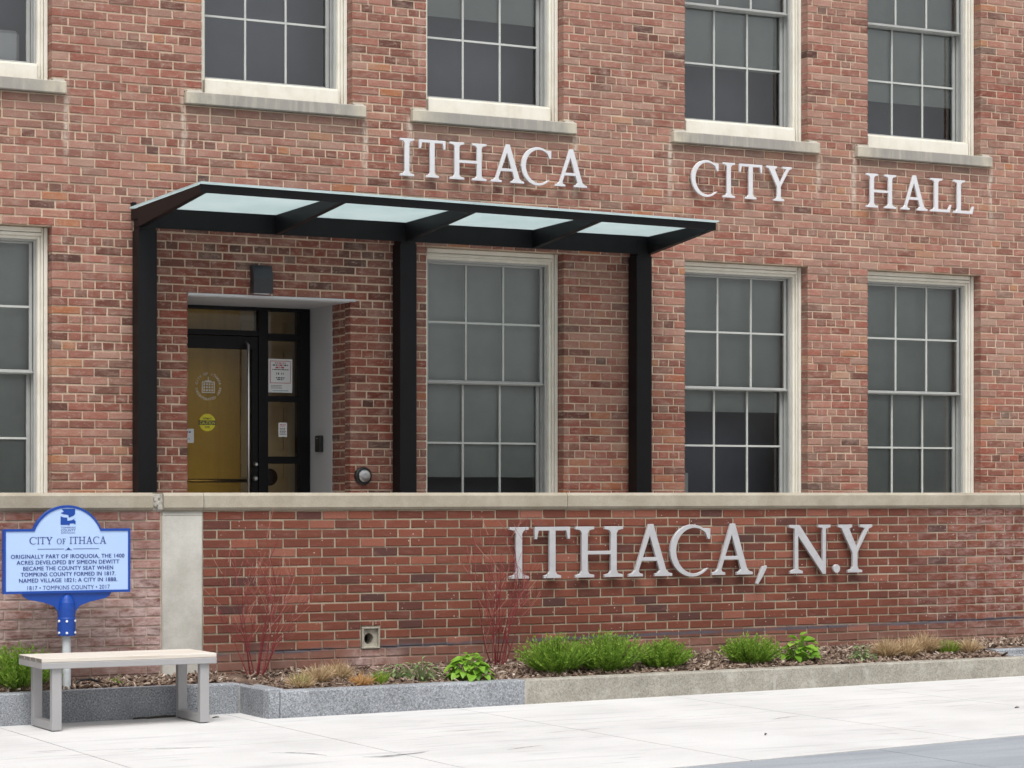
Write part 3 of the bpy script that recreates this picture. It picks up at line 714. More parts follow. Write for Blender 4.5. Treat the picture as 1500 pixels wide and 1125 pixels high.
# ------------------------------------------------------------------ sash windows
def window(x, zb, zt, shade_to, name='window', extra=None):
    """zb/zt: bottom and top of the opening; shade_to: height down to which the blind is pulled"""
    xr = x + WW; y0 = .10
    x, xr = x + .003, xr - .003
    m = MB()
    cw = .05
    for a, b, c in ((x, x + .028, y0), (x + .032, x + cw, y0 + .012), (xr - .028, xr, y0), (xr - cw, xr - .032, y0 + .012)): m.box(a, b, c, y0 + .06, zb, zt, .003)
    for a, b in ((x + .028, x + .032), (xr - .032, xr - .028)): m.box(a, b, y0 + .03, y0 + .06, zb, zt)
    m.box(x + cw, xr - cw, y0 - .006, y0 + .06, zt - .036, zt, .004); m.box(x + cw, xr - cw, y0 + .006, y0 + .06, zt - .065, zt - .041, .003); m.box(x + cw, xr - cw, y0 + .03, y0 + .06, zt - .041, zt - .036)
    # inner stop, one step back
    m.box(x + cw, x + .072, y0 + .035, .26, zb, zt - .065, .003); m.box(xr - .072, xr - cw, y0 + .035, .26, zb, zt - .065, .003)
    m.box(x + .072, xr - .072, y0 + .035, .26, zt - .088, zt - .065, .003)
    m.box(x + cw + .001, xr - cw - .04, y0 - .03, .26, zb, zb + .125, .004)
    m.box(x + .072, xr - .072, y0 + .02, .26, zb + .125, zb + .143, .003)
    fr = m.mk(name, M['white'], bld)
    box('sill', M['sill'], fr, x - .15, xr + .109, -.05, .16, zb - .10, zb - .004, bev=.006)
    for a, b in ((x - .135, x - .006), (xr + .006, xr + .095)): MB().prism([(-.042, zb - .006), (-.001, zb + .018), (.03, zb + .018), (.03, zb - .006)], 'x', a, b).mk('mortar_fillet', M['joint'], fr)
    g0, g1 = x + .072, xr - .072           # clear width
    gb, gt = zb + .143, zt - .088
    m = MB()
    m.box(g0, g0 + .018, .175, .27, gb, gt)
    m.box(g1 - .018, g1, .175, .197, gb, gt, .002); m.box(g1 - .018, g1, .2445, .264, gb, gt, .002); m.box(g1 - .005, g1, .197, .2445, gb, gt); m.box(g0 + .018, g1 - .018, .175, .27, gt - .016, gt); m.box(g0 + .018, g1 - .018, .175, .27, gb, gb + .012)
    m.mk('storm_frame', M['alu'], fr)
    zm = gb + (gt - gb) * .5 + .004
    for nm, yy, b0, b1, st in (('upper_sash', .225, zm - .012, gt - .016, .026), ('lower_sash', .285, gb + .012, zm + .024, .030)):
        a, b = g0 + .018, g1 - .018
        s = MB()
        s.box(a, a + st, yy - .018, yy + .018, b0, b1, .003); s.box(b - st, b, yy - .018, yy + .018, b0, b1, .003)
        rb, rt = (.034, .016) if nm == 'upper_sash' else (.024, .034)
        s.box(a + st, b - st, yy - .018, yy + .018, b0, b0 + rb, .003); s.box(a + st, b - st, yy - .018, yy + .018, b1 - rt, b1, .003)
        if nm == 'upper_sash': s.box(a, b, yy - .034, yy - .0185, b0 + .008, b0 + .022, .002)
        so = s.mk(nm, M['alu'], fr)
        pa, pb, pc, pd = a + st, b - st, b0 + rb, b1 - rt
        cw3 = (pb - pa) / 3; ch2 = (pd - pc) / 2; t = .0085
        for q in (1, 2): box('muntin', M['muntin'], fr, pa + q * cw3 - t, pa + q * cw3 + t, yy - .013, yy + .013, pc, pd, bev=.003)
        for q in range(3):
            e0 = pa + q * cw3 + (t if q else 0); e1 = pa + (q + 1) * cw3 - (t if q < 2 else 0)
            box('muntin', M['muntin'], fr, e0, e1, yy - .012, yy + .012, pc + ch2 - t, pc + ch2 + t)
            for w2 in range(2):
                c0 = pc + w2 * ch2 + (t if w2 else 0); c1 = pc + (w2 + 1) * ch2 - (0 if w2 else t)
                mk('pane', [(e0, yy, c0), (e1, yy, c0), (e1, yy, c1), (e0, yy, c1)], [(0, 1, 2, 3)], M['glass'], fr)
    if shade_to is not None:
        s = MB(); n = 14
        for q in range(n):
            za, zb2 = gt + .05 - (gt + .05 - shade_to) * q / n, gt + .05 - (gt + .05 - shade_to) * (q + 1) / n
            wob = lambda z: .318 + .004 * math.sin(z * 9 + x)
            s.add([(g0 - .066, wob(za), za), (g1 + .066, wob(za), za), (g1 + .066, wob(zb2), zb2), (g0 - .066, wob(zb2), zb2)], [(0, 1, 2, 3)])
        s.box(g0 - .066, g1 + .066, .311, .327, shade_to - .022, shade_to)
        s.mk('roller_shade', M['shade'], fr)
    return fr
ZL = (1.345, 3.674); ZU = (4.815, 7.14)
window(WX[0], *ZL, 1.40)
window(WX[2], *ZL, 1.755)
window(WX[3], *ZL, 2.36)
window(WX[4], *ZL, 1.60)
wA = window(WX[0], *ZU, 6.6)
window(WX[1], *ZU, 6.45)
window(WX[2], *ZU, 5.71)
window(WX[3], *ZU, 5.50)
window(WX[4], *ZU, 5.33)

# ------------------------------------------------------------------ entrance
m = MB()
m.box(DX1 + .003, DX1 + .06, .385, .93, .72, DZ, .003)
ent = m.mk('jamb_panel', M['soffit'], bld)
MB().box(DX0 + .0, DX1 + .045, -.012, .012, DZ - .016, DZ + .004, .002).box(DX0, DX1, .012, .86, DZ - .022, DZ - .004).mk('lintel', M['soffit'], bld)
fx = .87
m = MB()
for (a, b, c, d) in ((6.755, 8.174, 3.15, 3.177), (7.701, 7.789, .73, 3.15), (8.078, 8.174, .73, 3.15), (6.755, 6.80, .73, 3.15), (6.80, 7.701, 2.93, 2.976),
                     (7.789, 8.078, 2.899, 2.958), (7.789, 8.078, 2.377, 2.424), (7.789, 8.078, 1.849, 1.908), (7.789, 8.078, .73, .86)):
    m.box(a, b, fx - .03, fx + .08, c, d, .002)
ent = m.mk('entrance_frame', M['blackdoor'], bld)
for (a, b, c, d) in ((6.80, 7.701, 2.976, 3.15), (7.789, 8.078, 2.958, 3.15), (7.789, 8.078, 2.424, 2.899), (7.789, 8.078, 1.908, 2.377), (7.789, 8.078, .86, 1.849)):
    mk('pane', [(a, fx, c), (b, fx, c), (b, fx, d), (a, fx, d)], [(0, 1, 2, 3)], M['doorglass'], ent)
m = MB()
for (a, b, c, d) in ((6.805, 7.697, 2.817, 2.925), (7.640, 7.697, .74, 2.817), (6.805, 6.88, .74, 2.817), (6.88, 7.640, .74, .98)):
    m.box(a, b, fx - .025, fx + .025, c, d, .002)
door = m.mk('door', M['blackdoor'], bld)
mk('pane', [(6.88, fx + .004, .98), (7.640, fx + .004, .98), (7.640, fx + .004, 2.817), (6.88, fx + .004, 2.817)], [(0, 1, 2, 3)], M['doorglass'], door)
MB().tube([(7.57, fx - .02, 2.868), (7.572, fx - .06, 2.872), (7.586, fx - .085, 2.85), (7.586, fx - .085, 1.0), (7.586, fx - .06, .97), (7.586, fx - .02, .97)], .0135, 10).mk('pull_handle', M['steel'], door, smooth=True)
MB().tube([(6.88, fx + .06, 1.70), (7.64, fx + .06, 1.70)], .016, 8).mk('push_bar', M['brass'], door, smooth=True)
MB().lathe((7.668, fx - .025, 1.84), [(.019, 0), (.019, -.03), (.012, -.04)], 'y', 16).lathe((7.668, fx - .025, 1.72), [(.022, 0), (.022, -.02), (.014, -.03)], 'y', 16).mk('lock', M['steel'], door, smooth=False)
# city seal etched on the door glass
sc_x, sc_z, yg = 7.257, 2.495, fx + .002
m = MB()
def ring_text(body, r, a0, a1, inward):
    n = len(body)
    for i, ch in enumerate(body):
        if ch == ' ': continue
        a = R(a0 + (a1 - a0) * i / (n - 1))
        v, f = text2d(ch, .012)
        w_ = max(p[0] for p in v) + min(p[0] for p in v)
        for_k = .030
        pts = []
        for (px, pz) in v:
            lx, lz = (px - w_ / 2) * for_k, (pz - .36) * for_k
            if inward: ang = a + math.pi / 2; lx, lz = lx, lz
            else: ang = a - math.pi / 2
            pts.append((sc_x + r * math.cos(a) + lx * math.cos(ang) - lz * math.sin(ang), yg - .003, sc_z + r * math.sin(a) + lx * math.sin(ang) + lz * math.cos(ang)))
        m.add(pts, f)
ring_text('CITY OF ITHACA', .108, 166, 14, False)
ring_text('INCORPORATED 1888', .108, 190, 352, True)
# little domed hall in the middle of the seal
bxs = [(-.058, .058, -.055, -.047), (-.058, .058, .033, .041), (-.058, -.050, -.047, .033), (.050, .058, -.047, .033), (-.028, .028, .041, .05), (-.004, .004, .05, .078)]
for c in range(4):
    for r_ in range(3):
        bxs.append((-.043 + c * .0235, -.043 + c * .0235 + .015, -.04 + r_ * .025, -.04 + r_ * .025 + .016))
for a, b, c, d in bxs: m.add([(sc_x + a, yg - .003, sc_z + c), (sc_x + b, yg - .003, sc_z + c), (sc_x + b, yg - .003, sc_z + d), (sc_x + a, yg - .003, sc_z + d)], [(0, 1, 2, 3)])
m.mk('seal', M['seal'], door)
# vestibule behind the glass
box('vestibule_wall', M['tan'], bld, 6.60, 7.72, 1.32, 1.40, .72, 3.4)
vst = empty('vestibule_side_wall', (8.0, 1.3, .72)); vst.parent = bld; vst.location = Vector((8.0, 1.3, .72)) - root_loc(bld); LOC[vst.name] = Vector((8.0, 1.3, .72))
box('wall_backing', M['tan2'], vst, 7.72, 8.40, 1.34, 1.40, .72, 3.4)
kk = 0; zz = .74
while zz < 3.3:
    x = 7.73 - (.2 if kk % 2 else 0)
    while x < 8.38:
        a, b = max(x, 7.725), min(x + .39, 8.395)
        if b - a > .03: box('block', M['tan2'], vst, a, b, 1.325, 1.342, zz, zz + .115)
        x += .40
    zz += .124; kk += 1

# things fixed to the entrance
def plate(mb, x0, x1, z0, z1, y): mb.add([(x0, y, z0), (x1, y, z0), (x1, y, z1), (x0, y, z1)], [(0, 1, 2, 3)])
nb = MB().box(7.799, 8.020, .8655, .8685, 2.455, 2.743).mk('notice', M['paper'], None, label='white letter-size notice with red and black print taped inside the sidelight', cat='notice')
yN = .865
r = MB(); k = MB(); tl = MB()
for a, b, c, d in ((7.815, 8.005, 2.722, 2.727), (7.815, 8.005, 2.535, 2.54), (7.815, 7.820, 2.54, 2.722), (8.0, 8.005, 2.54, 2.722)): plate(r, a, b, c, d, yN)
def dashes(mbx, xa, xb, zc, h, wmin=.008, wmax=.03):
    x = xa
    while x < xb - .004:
        w_ = min(random.uniform(wmin, wmax), xb - x); plate(mbx, x, x + w_, zc - h / 2, zc + h / 2, yN); x += w_ + h * .55
dashes(r, 7.86, 7.96, 2.708, .009); dashes(k, 7.84, 7.88, 2.69, .011); dashes(r, 7.885, 7.94, 2.69, .013); dashes(k, 7.945, 7.98, 2.69, .011)
dashes(r, 7.865, 7.955, 2.67, .014); dashes(k, 7.835, 7.985, 2.652, .008)
dashes(k, 7.872, 7.898, 2.618, .018, .006, .012); dashes(k, 7.918, 7.945, 2.618, .016, .006, .012)
dashes(k, 7.87, 7.948, 2.582, .010); dashes(k, 7.88, 7.938, 2.567, .009)
for z_ in (2.516, 2.504, 2.493): dashes(k, 7.825, 7.925, z_, .004, .006, .02)
dashes(tl, 7.84, 7.985, 2.472, .005, .02, .05)
r.mk('red_print', M['redink'], nb); k.mk('black_print', M['ink'], nb); tl.mk('web_address_print', M['tealink'], nb)
cs = MB().lathe((7.245, .861, 2.19), [(.0735, 0), (.0735, -.002)], 'y', 40).mk('caution_sticker', M['yellow'], None, label='round yellow automatic door caution sticker on the door glass below the seal', cat='sticker')
m = MB(); plate(m, 7.167, 7.323, 2.17, 2.207, .8575); m.mk('black_bar', M['ink'], cs)
m = MB(); place_text(m, 'AUTOMATIC', 7.205, 7.285, 2.224, .016, .857, .01); place_text(m, 'DOOR', 7.224, 7.266, 2.152, .017, .857, .01); m.mk('black_words', M['ink'], cs)
m = MB(); place_text(m, 'CAUTION', 7.176, 7.314, 2.1885, .027, .856, .012); m.mk('yellow_word', M['yellow'], cs)
ws = MB().box(6.985, 7.127, .8655, .8685, 2.018, 2.136).mk('hours_card', M['paper'], None, label='small white card at the left edge of the entrance door glass', cat='card')
m = MB(); yN = .865; dashes(m, 7.0, 7.10, 2.108, .012, .015, .03); dashes(m, 7.0, 7.09, 2.05, .005, .01, .03); m.mk('blue_print', M['navy'], ws)
sc = MB().box(7.893, 7.971, .8655, .8685, 2.077, 2.198).mk('sidelight_card', M['paper'], None, label='small white card with red heading taped in the sidelight under the notice', cat='card')
m = MB(); dashes(m, 7.905, 7.96, 2.18, .008); dashes(m, 7.91, 7.955, 2.168, .005); m.mk('red_print', M['redink'], sc)
m = MB()
for z_ in (2.15, 2.137, 2.124, 2.111, 2.098): dashes(m, 7.905, 7.96, z_, .007, .005, .014)
m.mk('black_print', M['ink'], sc)
cr = MB().box(8.138, 8.176, .555, .655, 1.945, 2.085, .006).mk('card_reader', M['rubber'], None, label='slim black card reader on the grey panel beside the entrance door', cat='card reader')
box('status_light', M['screw'], cr, 8.1358, 8.138, .595, .61, 2.058, 2.063)
def push_plate(c, r_, label, cup):
    m = MB().lathe(c, [(r_, .0), (r_, -.028), (r_ * .86, -.036)], 'y', 36)
    o = m.mk('push_plate', M['rubber'], None, label=label, cat='door button')
    MB().lathe((c[0], c[1] - .034, c[2]), [(r_ * .7, 0), (r_ * .7, -.018), (r_ * .6, -.026), (r_ * .3, -.029)], 'y', 36).mk('button', cup, o, smooth=False)
push_plate((8.288, 0, 1.739), .074, 'round black push plate with silver button on brick beside the entrance', M['steel'])
push_plate((7.985, 1.322, 1.735), .075, 'round dark door button inside the vestibule seen through the lowest sidelight pane', M['rubber'])
# wall light
def wall_light():
    x0, x1, zb, zt = 7.285, 7.452, 3.215, 3.445
    o = MB().box(x0 + .012, x1 - .012, -.012, -.0005 + .002, zb + .01, zt - .01, .003).mk('wall_light', M['sconce'], None, label='dark bronze wedge wall light on brick over the entrance', cat='wall light')
    prof = []
    for q in range(9):
        t = q / 8; prof.append((-.012 - (.085 - .035 * t ** 1.6 * 1.0) + (.02 * (1 - t) ** 3), zt - (zt - zb) * t)) 
    prof = [(-.06, zt), (-.075, zt - .03), (-.088, zt - .075), (-.094, zt - .12), (-.094, zt - .17), (-.09, zb)]
    poly = [(-.012, zt)] + prof + [(-.012, zb)]
    MB().prism(poly, 'x', x0, x1).mk('housing', M['sconce'], o)
    box('lens', M['screw'], o, x0 + .02, x1 - .02, -.07, -.03, zb - .004, zb + .001)
wall_light()
# ------------------------------------------------------------------ canopy
FRY = lambda x: -1.60 + (x - 6.28) * .082      # front edge of the canopy
cn = empty('canopy', (8.6, -.2, .72), 'black steel entrance canopy with frosted glass panels on three posts', 'canopy')
PX = [6.273, 8.541, 10.824]; PW = .153; ZGL = 3.846
for x in PX:
    box('post', M['black'], cn, x, x + PW, -.20, -.05, .72, ZGL - .19 + .012, bev=.004)
    box('post_cap_plate', M['black'], cn, x + .01, x + PW - .01, -.199, -.06, ZGL - .18, ZGL - .006)
MB().box(PX[0] + .003, PX[2] + PW - .003, -.197, -.175, 3.685, ZGL - .004).box(PX[0] + .004, PX[2] + PW - .004, -.174, -.07, 3.70, 3.712).mk('rear_beam', M['black'], cn)
def rib(x, w_, end=0):
    yf = FRY(x) + .012
    d0, d1 = .155, .062
    prof = [(-.197, ZGL - d0), (yf, ZGL - d1 + .02), (yf, ZGL + .016), (-.06, ZGL - .004), (-.06, ZGL - .09), (-.197, ZGL - .09)]
    MB().prism([(-.198, ZGL - d0 - .004), (yf, ZGL + .02 - d1), (yf, ZGL + .018), (-.198, ZGL - .006)], 'x', x, x + w_).mk('rib', M['black'], cn)
ribx = [6.268, 7.43, 8.59, 9.79, 10.936]
for x in ribx: rib(x, .05)
box('end_plate', M['black'], cn, PX[0] - .004, PX[0] + .05, -.196, -.03, ZGL - .09, ZGL - .008)
# front fascia follows the slightly skewed front edge
xa, xb = 6.262, 10.99
m = MB(); zf0, zf1 = 3.803, 3.866
m.add([(xa, FRY(xa), zf0), (xb, FRY(xb), zf0), (xb, FRY(xb), zf1), (xa, FRY(xa), zf1), (xa, FRY(xa) + .012, zf0), (xb, FRY(xb) + .012, zf0), (xb, FRY(xb) + .012, zf1), (xa, FRY(xa) + .012, zf1)],
      [(0, 1, 2, 3), (5, 4, 7, 6), (0, 4, 5, 1), (3, 2, 6, 7), (0, 3, 7, 4), (1, 5, 6, 2)]).mk('fascia', M['black'], cn)
for i in range(4):
    a = ribx[i] + (-.012 if i == 0 else .027); b = ribx[i + 1] + (.068 if i == 3 else .023)
    zr, zf = ZGL + .001, ZGL + .0235
    z = lambda y, x: zr + (zf - zr) * (y + .03) / (FRY(x) + .03)
    fr, fb = FRY(a) - .03, FRY(b) - .03
    top = [(a, -.03, zr), (b, -.03, zr), (b, fb, z(fb, b)), (a, fr, z(fr, a))]
    v = top + [(p[0], p[1], p[2] + .011) for p in top]
    mk('glass_panel', v, [(3, 2, 1, 0), (4, 5, 6, 7), (0, 1, 5, 4), (1, 2, 6, 5), (2, 3, 7, 6), (3, 0, 4, 7)], M['frost'], cn)
m = MB()
for x in (6.275, 10.97): m.box(x, x + .03, -.055, .0, ZGL + .018, ZGL + .05)
m.mk('glass_clamp', M['black'], cn)

# ------------------------------------------------------------------ letters on the facade
def letters(items, z0, cap, yfront, thick, wall_y, mat, lab, group):
    for ch, a, b, text in items:
        v, f = glyph_mesh(ch, a, b, z0, cap, yfront, thick)
        o = mk('sign_letter' if ch.isalpha() else ('sign_comma' if ch == ',' else 'sign_period'), v, f, mat, None, label=text, cat='letter' if ch.isalpha() else 'punctuation', group=group)
        m = MB(); c = (a + b) / 2
        if ch in 'HNA': spots = [(a + (b - a) * .2, z0 + cap * .1), (a + (b - a) * .8, z0 + cap * .1)]
        elif ch in 'TIYL': spots = [((a + (b - a) * (.28 if ch == 'L' else .5)), z0 + cap * q) for q in (.12, .9)]
        elif ch == 'C': spots = [(a + (b - a) * .06, z0 + cap * .5)]
        else: spots = [(c, z0 + cap * .05)]
        for sx, sz in spots: m.tube([(sx, yfront + thick - .002, sz), (sx, wall_y + .003, sz)], .006, 6)
        m.mk('mounting_pin', M['steel'], o)
U = 'white serif letter %s'
items = [('I', 8.606, 8.738, 'white serif letter I beginning the word ITHACA above the canopy'), ('T', 8.783, 9.032, 'white serif letter T of the word ITHACA above the canopy'),
         ('H', 9.07, 9.42, 'white serif letter H of the word ITHACA above the canopy'), ('A', 9.46, 9.783, 'white serif letter A between H and C above the canopy'),
         ('C', 9.756, 10.05, 'white serif letter C of the word ITHACA above the canopy'), ('A', 10.084, 10.403, 'white serif letter A ending the word ITHACA above the canopy'),
         ('C', 11.473, 11.761, 'white serif letter C beginning the word CITY on the facade'), ('I', 11.805, 11.936, 'white serif letter I of the word CITY on the facade'),
         ('T', 11.98, 12.23, 'white serif letter T of the word CITY on the facade'), ('Y', 12.274, 12.55, 'white serif letter Y ending the word CITY on the facade'),
         ('H', 13.382, 13.726, 'white serif letter H beginning the word HALL on the facade'), ('A', 13.781, 14.091, 'white serif letter A of the word HALL on the facade'),
         ('L', 14.123, 14.372, 'white serif letter L after the A of HALL'), ('L', 14.393, 14.641, 'white serif letter L ending the word HALL')]
letters(items, 4.252, .311, -.06, .022, 0, M['letterwhite'], U, 'white letters spelling ITHACA CITY HALL on the facade')
items = [('I', 8.561, 8.726, 'large grey metal letter I beginning ITHACA on the low wall'), ('T', 8.778, 9.089, 'large grey metal letter T of ITHACA on the low wall'),
         ('H', 9.134, 9.561, 'large grey metal letter H of ITHACA on the low wall'), ('A', 9.61, 10.01, 'large grey metal letter A between H and C on the low wall'),
         ('C', 9.991, 10.366, 'large grey metal letter C of ITHACA on the low wall'), ('A', 10.379, 10.767, 'large grey metal letter A before the comma on the low wall'),
         (',', 10.80, 10.905, 'grey metal comma after ITHACA on the low wall'), ('N', 11.117, 11.526, 'large grey metal letter N on the low wall'),
         ('.', 11.553, 11.621, 'round grey metal period between N and Y on the low wall'), ('Y', 11.601, 11.944, 'large grey metal letter Y ending the sign on the low wall')]
letters(items, .945, .390, -2.11, .026, -2.05, M['letteralu'], U, 'grey metal letters spelling ITHACA, N.Y on the low wall')

# ------------------------------------------------------------------ low brick wall in front
PY = -2.05; PIL = (5.806, 6.108)
low = empty('brick_wall', (9.5, PY + .15, 0), 'low dark red brick wall with concrete coping in front of the building', 'wall')
PCH, PMOD, PJ = .0679, .2045, .0122
PTOP = 1.4685
drain = (7.352, 7.508, .44, .612)
pbr = []
for k in range(20):
    z1 = PTOP - k * PCH - PJ / 2; z0 = z1 - PCH + PJ; zc = (z0 + z1) / 2
    for (p, q) in ((1.5, PIL[0] - .012), (PIL[1] + .012, 17.2)):
        if p > 5: off = p + (.5 * PMOD if k % 2 == 0 else 0)
        else: off = q - (.5 * PMOD if k % 2 == 0 else 0) - 40 * PMOD
        edges = [p]; x = off
        while x < p + .04: x += PMOD
        while x < q - .04: edges.append(x + random.uniform(-.0025, .0025)); x += PMOD
        edges.append(q)
        for i in range(len(edges) - 1):
            u = edges[i] + (PJ / 2 if i else 0); v = edges[i + 1] - (PJ / 2 if i < len(edges) - 2 else 0)
            pieces = [(u, v)]
            if z0 < drain[3] and z1 > drain[2] and v > drain[0] and u < drain[1]:
                pieces = [(a, b) for a, b in ((u, min(v, drain[0] - .004)), (max(u, drain[1] + .004), v)) if b - a > .02]
                for c_, d_ in ((z0, drain[2] - .004), (drain[3] + .004, z1)):
                    if d_ - c_ > .012: pbr.append([max(u, drain[0]), min(v, drain[1]), c_, d_, .5, False])
            for a, b in pieces:
                t = min(1, max(0.02, random.gauss(.5, .2)))
                if random.random() < .05: t = random.uniform(.93, 1)
                if random.random() < .02: t = random.uniform(.02, .12)
                pbr.append([a, b, z0, z1, t, abs((b - a) - (PMOD - PJ)) < .0062])
def hidden_plinth(px, py):
    if not (-15 < px < 1515 and 735 < py < 985): return True
    if px < 192 and 740 < py < 900: return True
    if px < 300 and py > 945: return True
    return False
sc_ = []
for i, b in enumerate(pbr):
    if not b[5]: continue
    px, py, d = shown((b[0] + b[1]) / 2, PY, (b[2] + b[3]) / 2)
    if hidden_plinth(px, py): continue
    sc_.append((-d, i))
psingle = {i for _, i in sorted(sc_, reverse=True)[:298]}
poolP = brick_pool(PMOD - PJ, PCH - PJ, 14, M['pbrick'])
m = MB()
for i, b in enumerate(pbr):
    if i in psingle: single_brick(poolP, (b[0] + b[1]) / 2, PY, (b[2] + b[3]) / 2, low, tone=b[4])
    else: m.add(brick_verts(b[0], b[1], PY, b[2], b[3], .1), BF, tone=b[4])
m.mk('brickwork', M['pbrick'], low, kind='stuff')
m = MB()
xs = [1.5, PIL[0] - .002, drain[0], drain[1], 17.2]; zs = [.0, drain[2], drain[3], 1.473]
xs = [1.5, drain[0], drain[1], 17.2]
holed_sheet(m, xs, zs, lambda x, z: drain[0] < x < drain[1] and drain[2] < z < drain[3], PY + .007, .2)
m.box(1.5, 17.2, PY + .215, PY + .30, .0, 1.473)
m.mk('mortar', M['pmortar'], low)
# concrete pillar and its coping, coping stones with joints
m = MB().box(PIL[0], PIL[1], PY - .014, PY + .1, .1, 1.440, .008)
m.prism([(PY - .014, 1.440), (PY + .012, 1.478), (PY + .1, 1.478), (PY + .1, 1.440)], 'x', PIL[0] + .004, PIL[1] - .004)
m.mk('pillar', M['pillar'], low)
def coping(x0, x1, proud):
    y0 = PY - .03 - proud; y1 = PY + .33
    prof = [(y0 + .018, 1.4745), (y0, 1.494), (y0, 1.577), (y0 + .022, 1.599), (y1 - .022, 1.599), (y1, 1.577), (y1, 1.4745)]
    MB().prism(prof, 'x', x0, x1).mk('coping_stone', M['cap'], low)
cuts = [1.5, 3.9, PIL[0] - .065]
for a, b in zip(cuts, cuts[1:]): coping(a, b - .008, 0)
coping(PIL[0] + .002, PIL[1] - .004, .012)
cuts = [PIL[1] + .004, 9.084, 13.53, 17.2]
for a, b in zip(cuts, cuts[1:]): coping(a, b - .005, 0)
m = MB()      # crumbling mortar where the left coping meets the pillar
for q in range(26):
    x = random.uniform(PIL[0] - .066, PIL[0] + .004); z = random.uniform(1.478, 1.585); s = random.uniform(.008, .02)
    m.box(x - s, x + s, PY - .024 + random.uniform(0, .02), PY + .02, z - s, z + s, .003)
m.box(PIL[0] - .07, PIL[0] + .004, PY + .0, PY + .3, 1.475, 1.590)
m.mk('joint_mortar', M['joint'], low)
# drain outlet box set into the wall
dv = empty('drain_outlet', (7.43, PY, .44), 'square beige drain outlet with dark pipe hole set into the low wall', 'drain')
m = MB(); a, b, c, d = 7.358, 7.503, .446, .607; t = .014
for e in ((a, b, c, c + t), (a, b, d - t, d), (a, a + t, c + t, d - t), (b - t, b, c + t, d - t)): m.box(e[0], e[1], PY - .008, PY + .04, e[2], e[3], .002)
m.mk('frame', M['vinyl'], dv)
m = MB(); n = 20; cx, cz, rr = 7.423, .518, .038
ring = [(cx + rr * math.cos(2 * math.pi * k / n) * .95, cz + rr * math.sin(2 * math.pi * k / n) * 1.1) for k in range(n)]
sq = []
for k in range(n):
    dx, dz = math.cos(2 * math.pi * k / n), math.sin(2 * math.pi * k / n); g = max(abs(dx), abs(dz)); sq.append(((a + b) / 2 + dx / g * (b - a) / 2, (c + d) / 2 + dz / g * (d - c) / 2))
v = [(x, PY + .022, z) for x, z in ring] + [(x, PY + .018, z) for x, z in sq] + [(x, PY + .15, z) for x, z in ring]
m.add(v, [(k, (k + 1) % n, n + (k + 1) % n, n + k) for k in range(n)] + [(k, 2 * n + k, 2 * n + (k + 1) % n, (k + 1) % n) for k in range(n)])
m.mk('back_plate', M['vinyl'], dv)
mk('pipe_hole', [(x, PY + .12, z) for x, z in ring], [tuple(range(n))], M['hole'], dv)

# ------------------------------------------------------------------ planting bed kerb
kb = empty('planter_kerb', (6.2, -2.8, 0), 'stone kerb edging the planting bed, blue-grey granite left and beige concrete right', 'kerb')
def kerb(x0, x1, yf, wd, zt, mat, label, name='kerb_stone', bev=.01):
    v = []
    bm = bmesh.new(); n = max(2, int((x1 - x0) / .3))
    def ztop(x): return zt(x)
    m = MB()
    xs_ = [x0 + (x1 - x0) * i / n for i in range(n + 1)]
    prof = lambda x: [(yf, gz(x) - .08), (yf, ztop(x) - bev), (yf + bev, ztop(x)), (yf + wd - bev, ztop(x)), (yf + wd, ztop(x) - bev), (yf + wd, gz(x) - .08)]
    vv = []
    for x in xs_:
        for (y, z) in prof(x): vv.append((x, y + random.uniform(-.002, .002), z + random.uniform(-.0015, .0015)))
    ff = []
    for i in range(n):
        for q in range(5): ff.append((i * 6 + q, i * 6 + q + 1, (i + 1) * 6 + q + 1, (i + 1) * 6 + q)[::-1])
    ff += [tuple(range(6)), tuple(range(n * 6 + 5, n * 6 - 1, -1))]
    bm.free()
    return mk(name, vv, ff, mat, kb, label=label)
kt = lambda x: .250 + .0042 * (x - 6.3)
ktl = lambda x: .262 + .006 * (x - 4.5)
kerb(2.2, 6.175, -2.60, .15, ktl, M['granite'], 'left blue-grey granite kerb stone behind the bench')
kerb(6.278, 8.165, -3.10, .15, kt, M['granite'], 'blue-grey granite kerb stone of the front edge')
# return stone between the two lines
def ret(x0, x1, y0, y1, mat, z0, z1, label=None):
    m = MB().box(x0, x1, y0, y1, gz(x0) - .08, z0, .008); m.mk('kerb_stone', mat, kb, label=label)
ret(6.185, 6.335, -3.035, -2.455, M['granite'], .2605, 0, 'short granite return stone at the jog of the kerb')
m = MB().prism([(6.187, -3.034), (6.20, -3.085), (6.272, -3.099), (6.30, -3.034)], 'z', gz(6.2) - .05, .2465)
m.mk('kerb_corner', M['granite'], kb)
box('joint_mortar', M['joint'], kb, 6.172, 6.188, -2.595, -2.46, .0, .255)
cx_ = [8.175, 10.31, 12.09, 14.6, 17]
for i, (a, b) in enumerate(zip(cx_, cx_[1:])): kerb(a, b - .008, -3.10, .15, kt, M['kerbconc'], ['beige concrete kerb stone next to the granite', 'beige concrete kerb stone in the middle of the front edge', 'beige concrete kerb stone near the dry grass', 'beige concrete kerb stone at the far right'][i])
m = MB()
for x in cx_[:-1]: m.box(x - .016, x + .008, -3.1025, -2.96, gz(x) - .02, kt(x) - .006, .003)
m.mk('kerb_joint', M['joint'], kb)
ret(12.72, 12.86, -2.95, -2.42, M['granite'], .286, 0, 'pale return stone at the right end of the bed')
kerb(12.87, 17.0, -2.55, .14, lambda x: .30 + .004 * (x - 12.8), M['granite'], 'rear granite kerb stone at the right end')

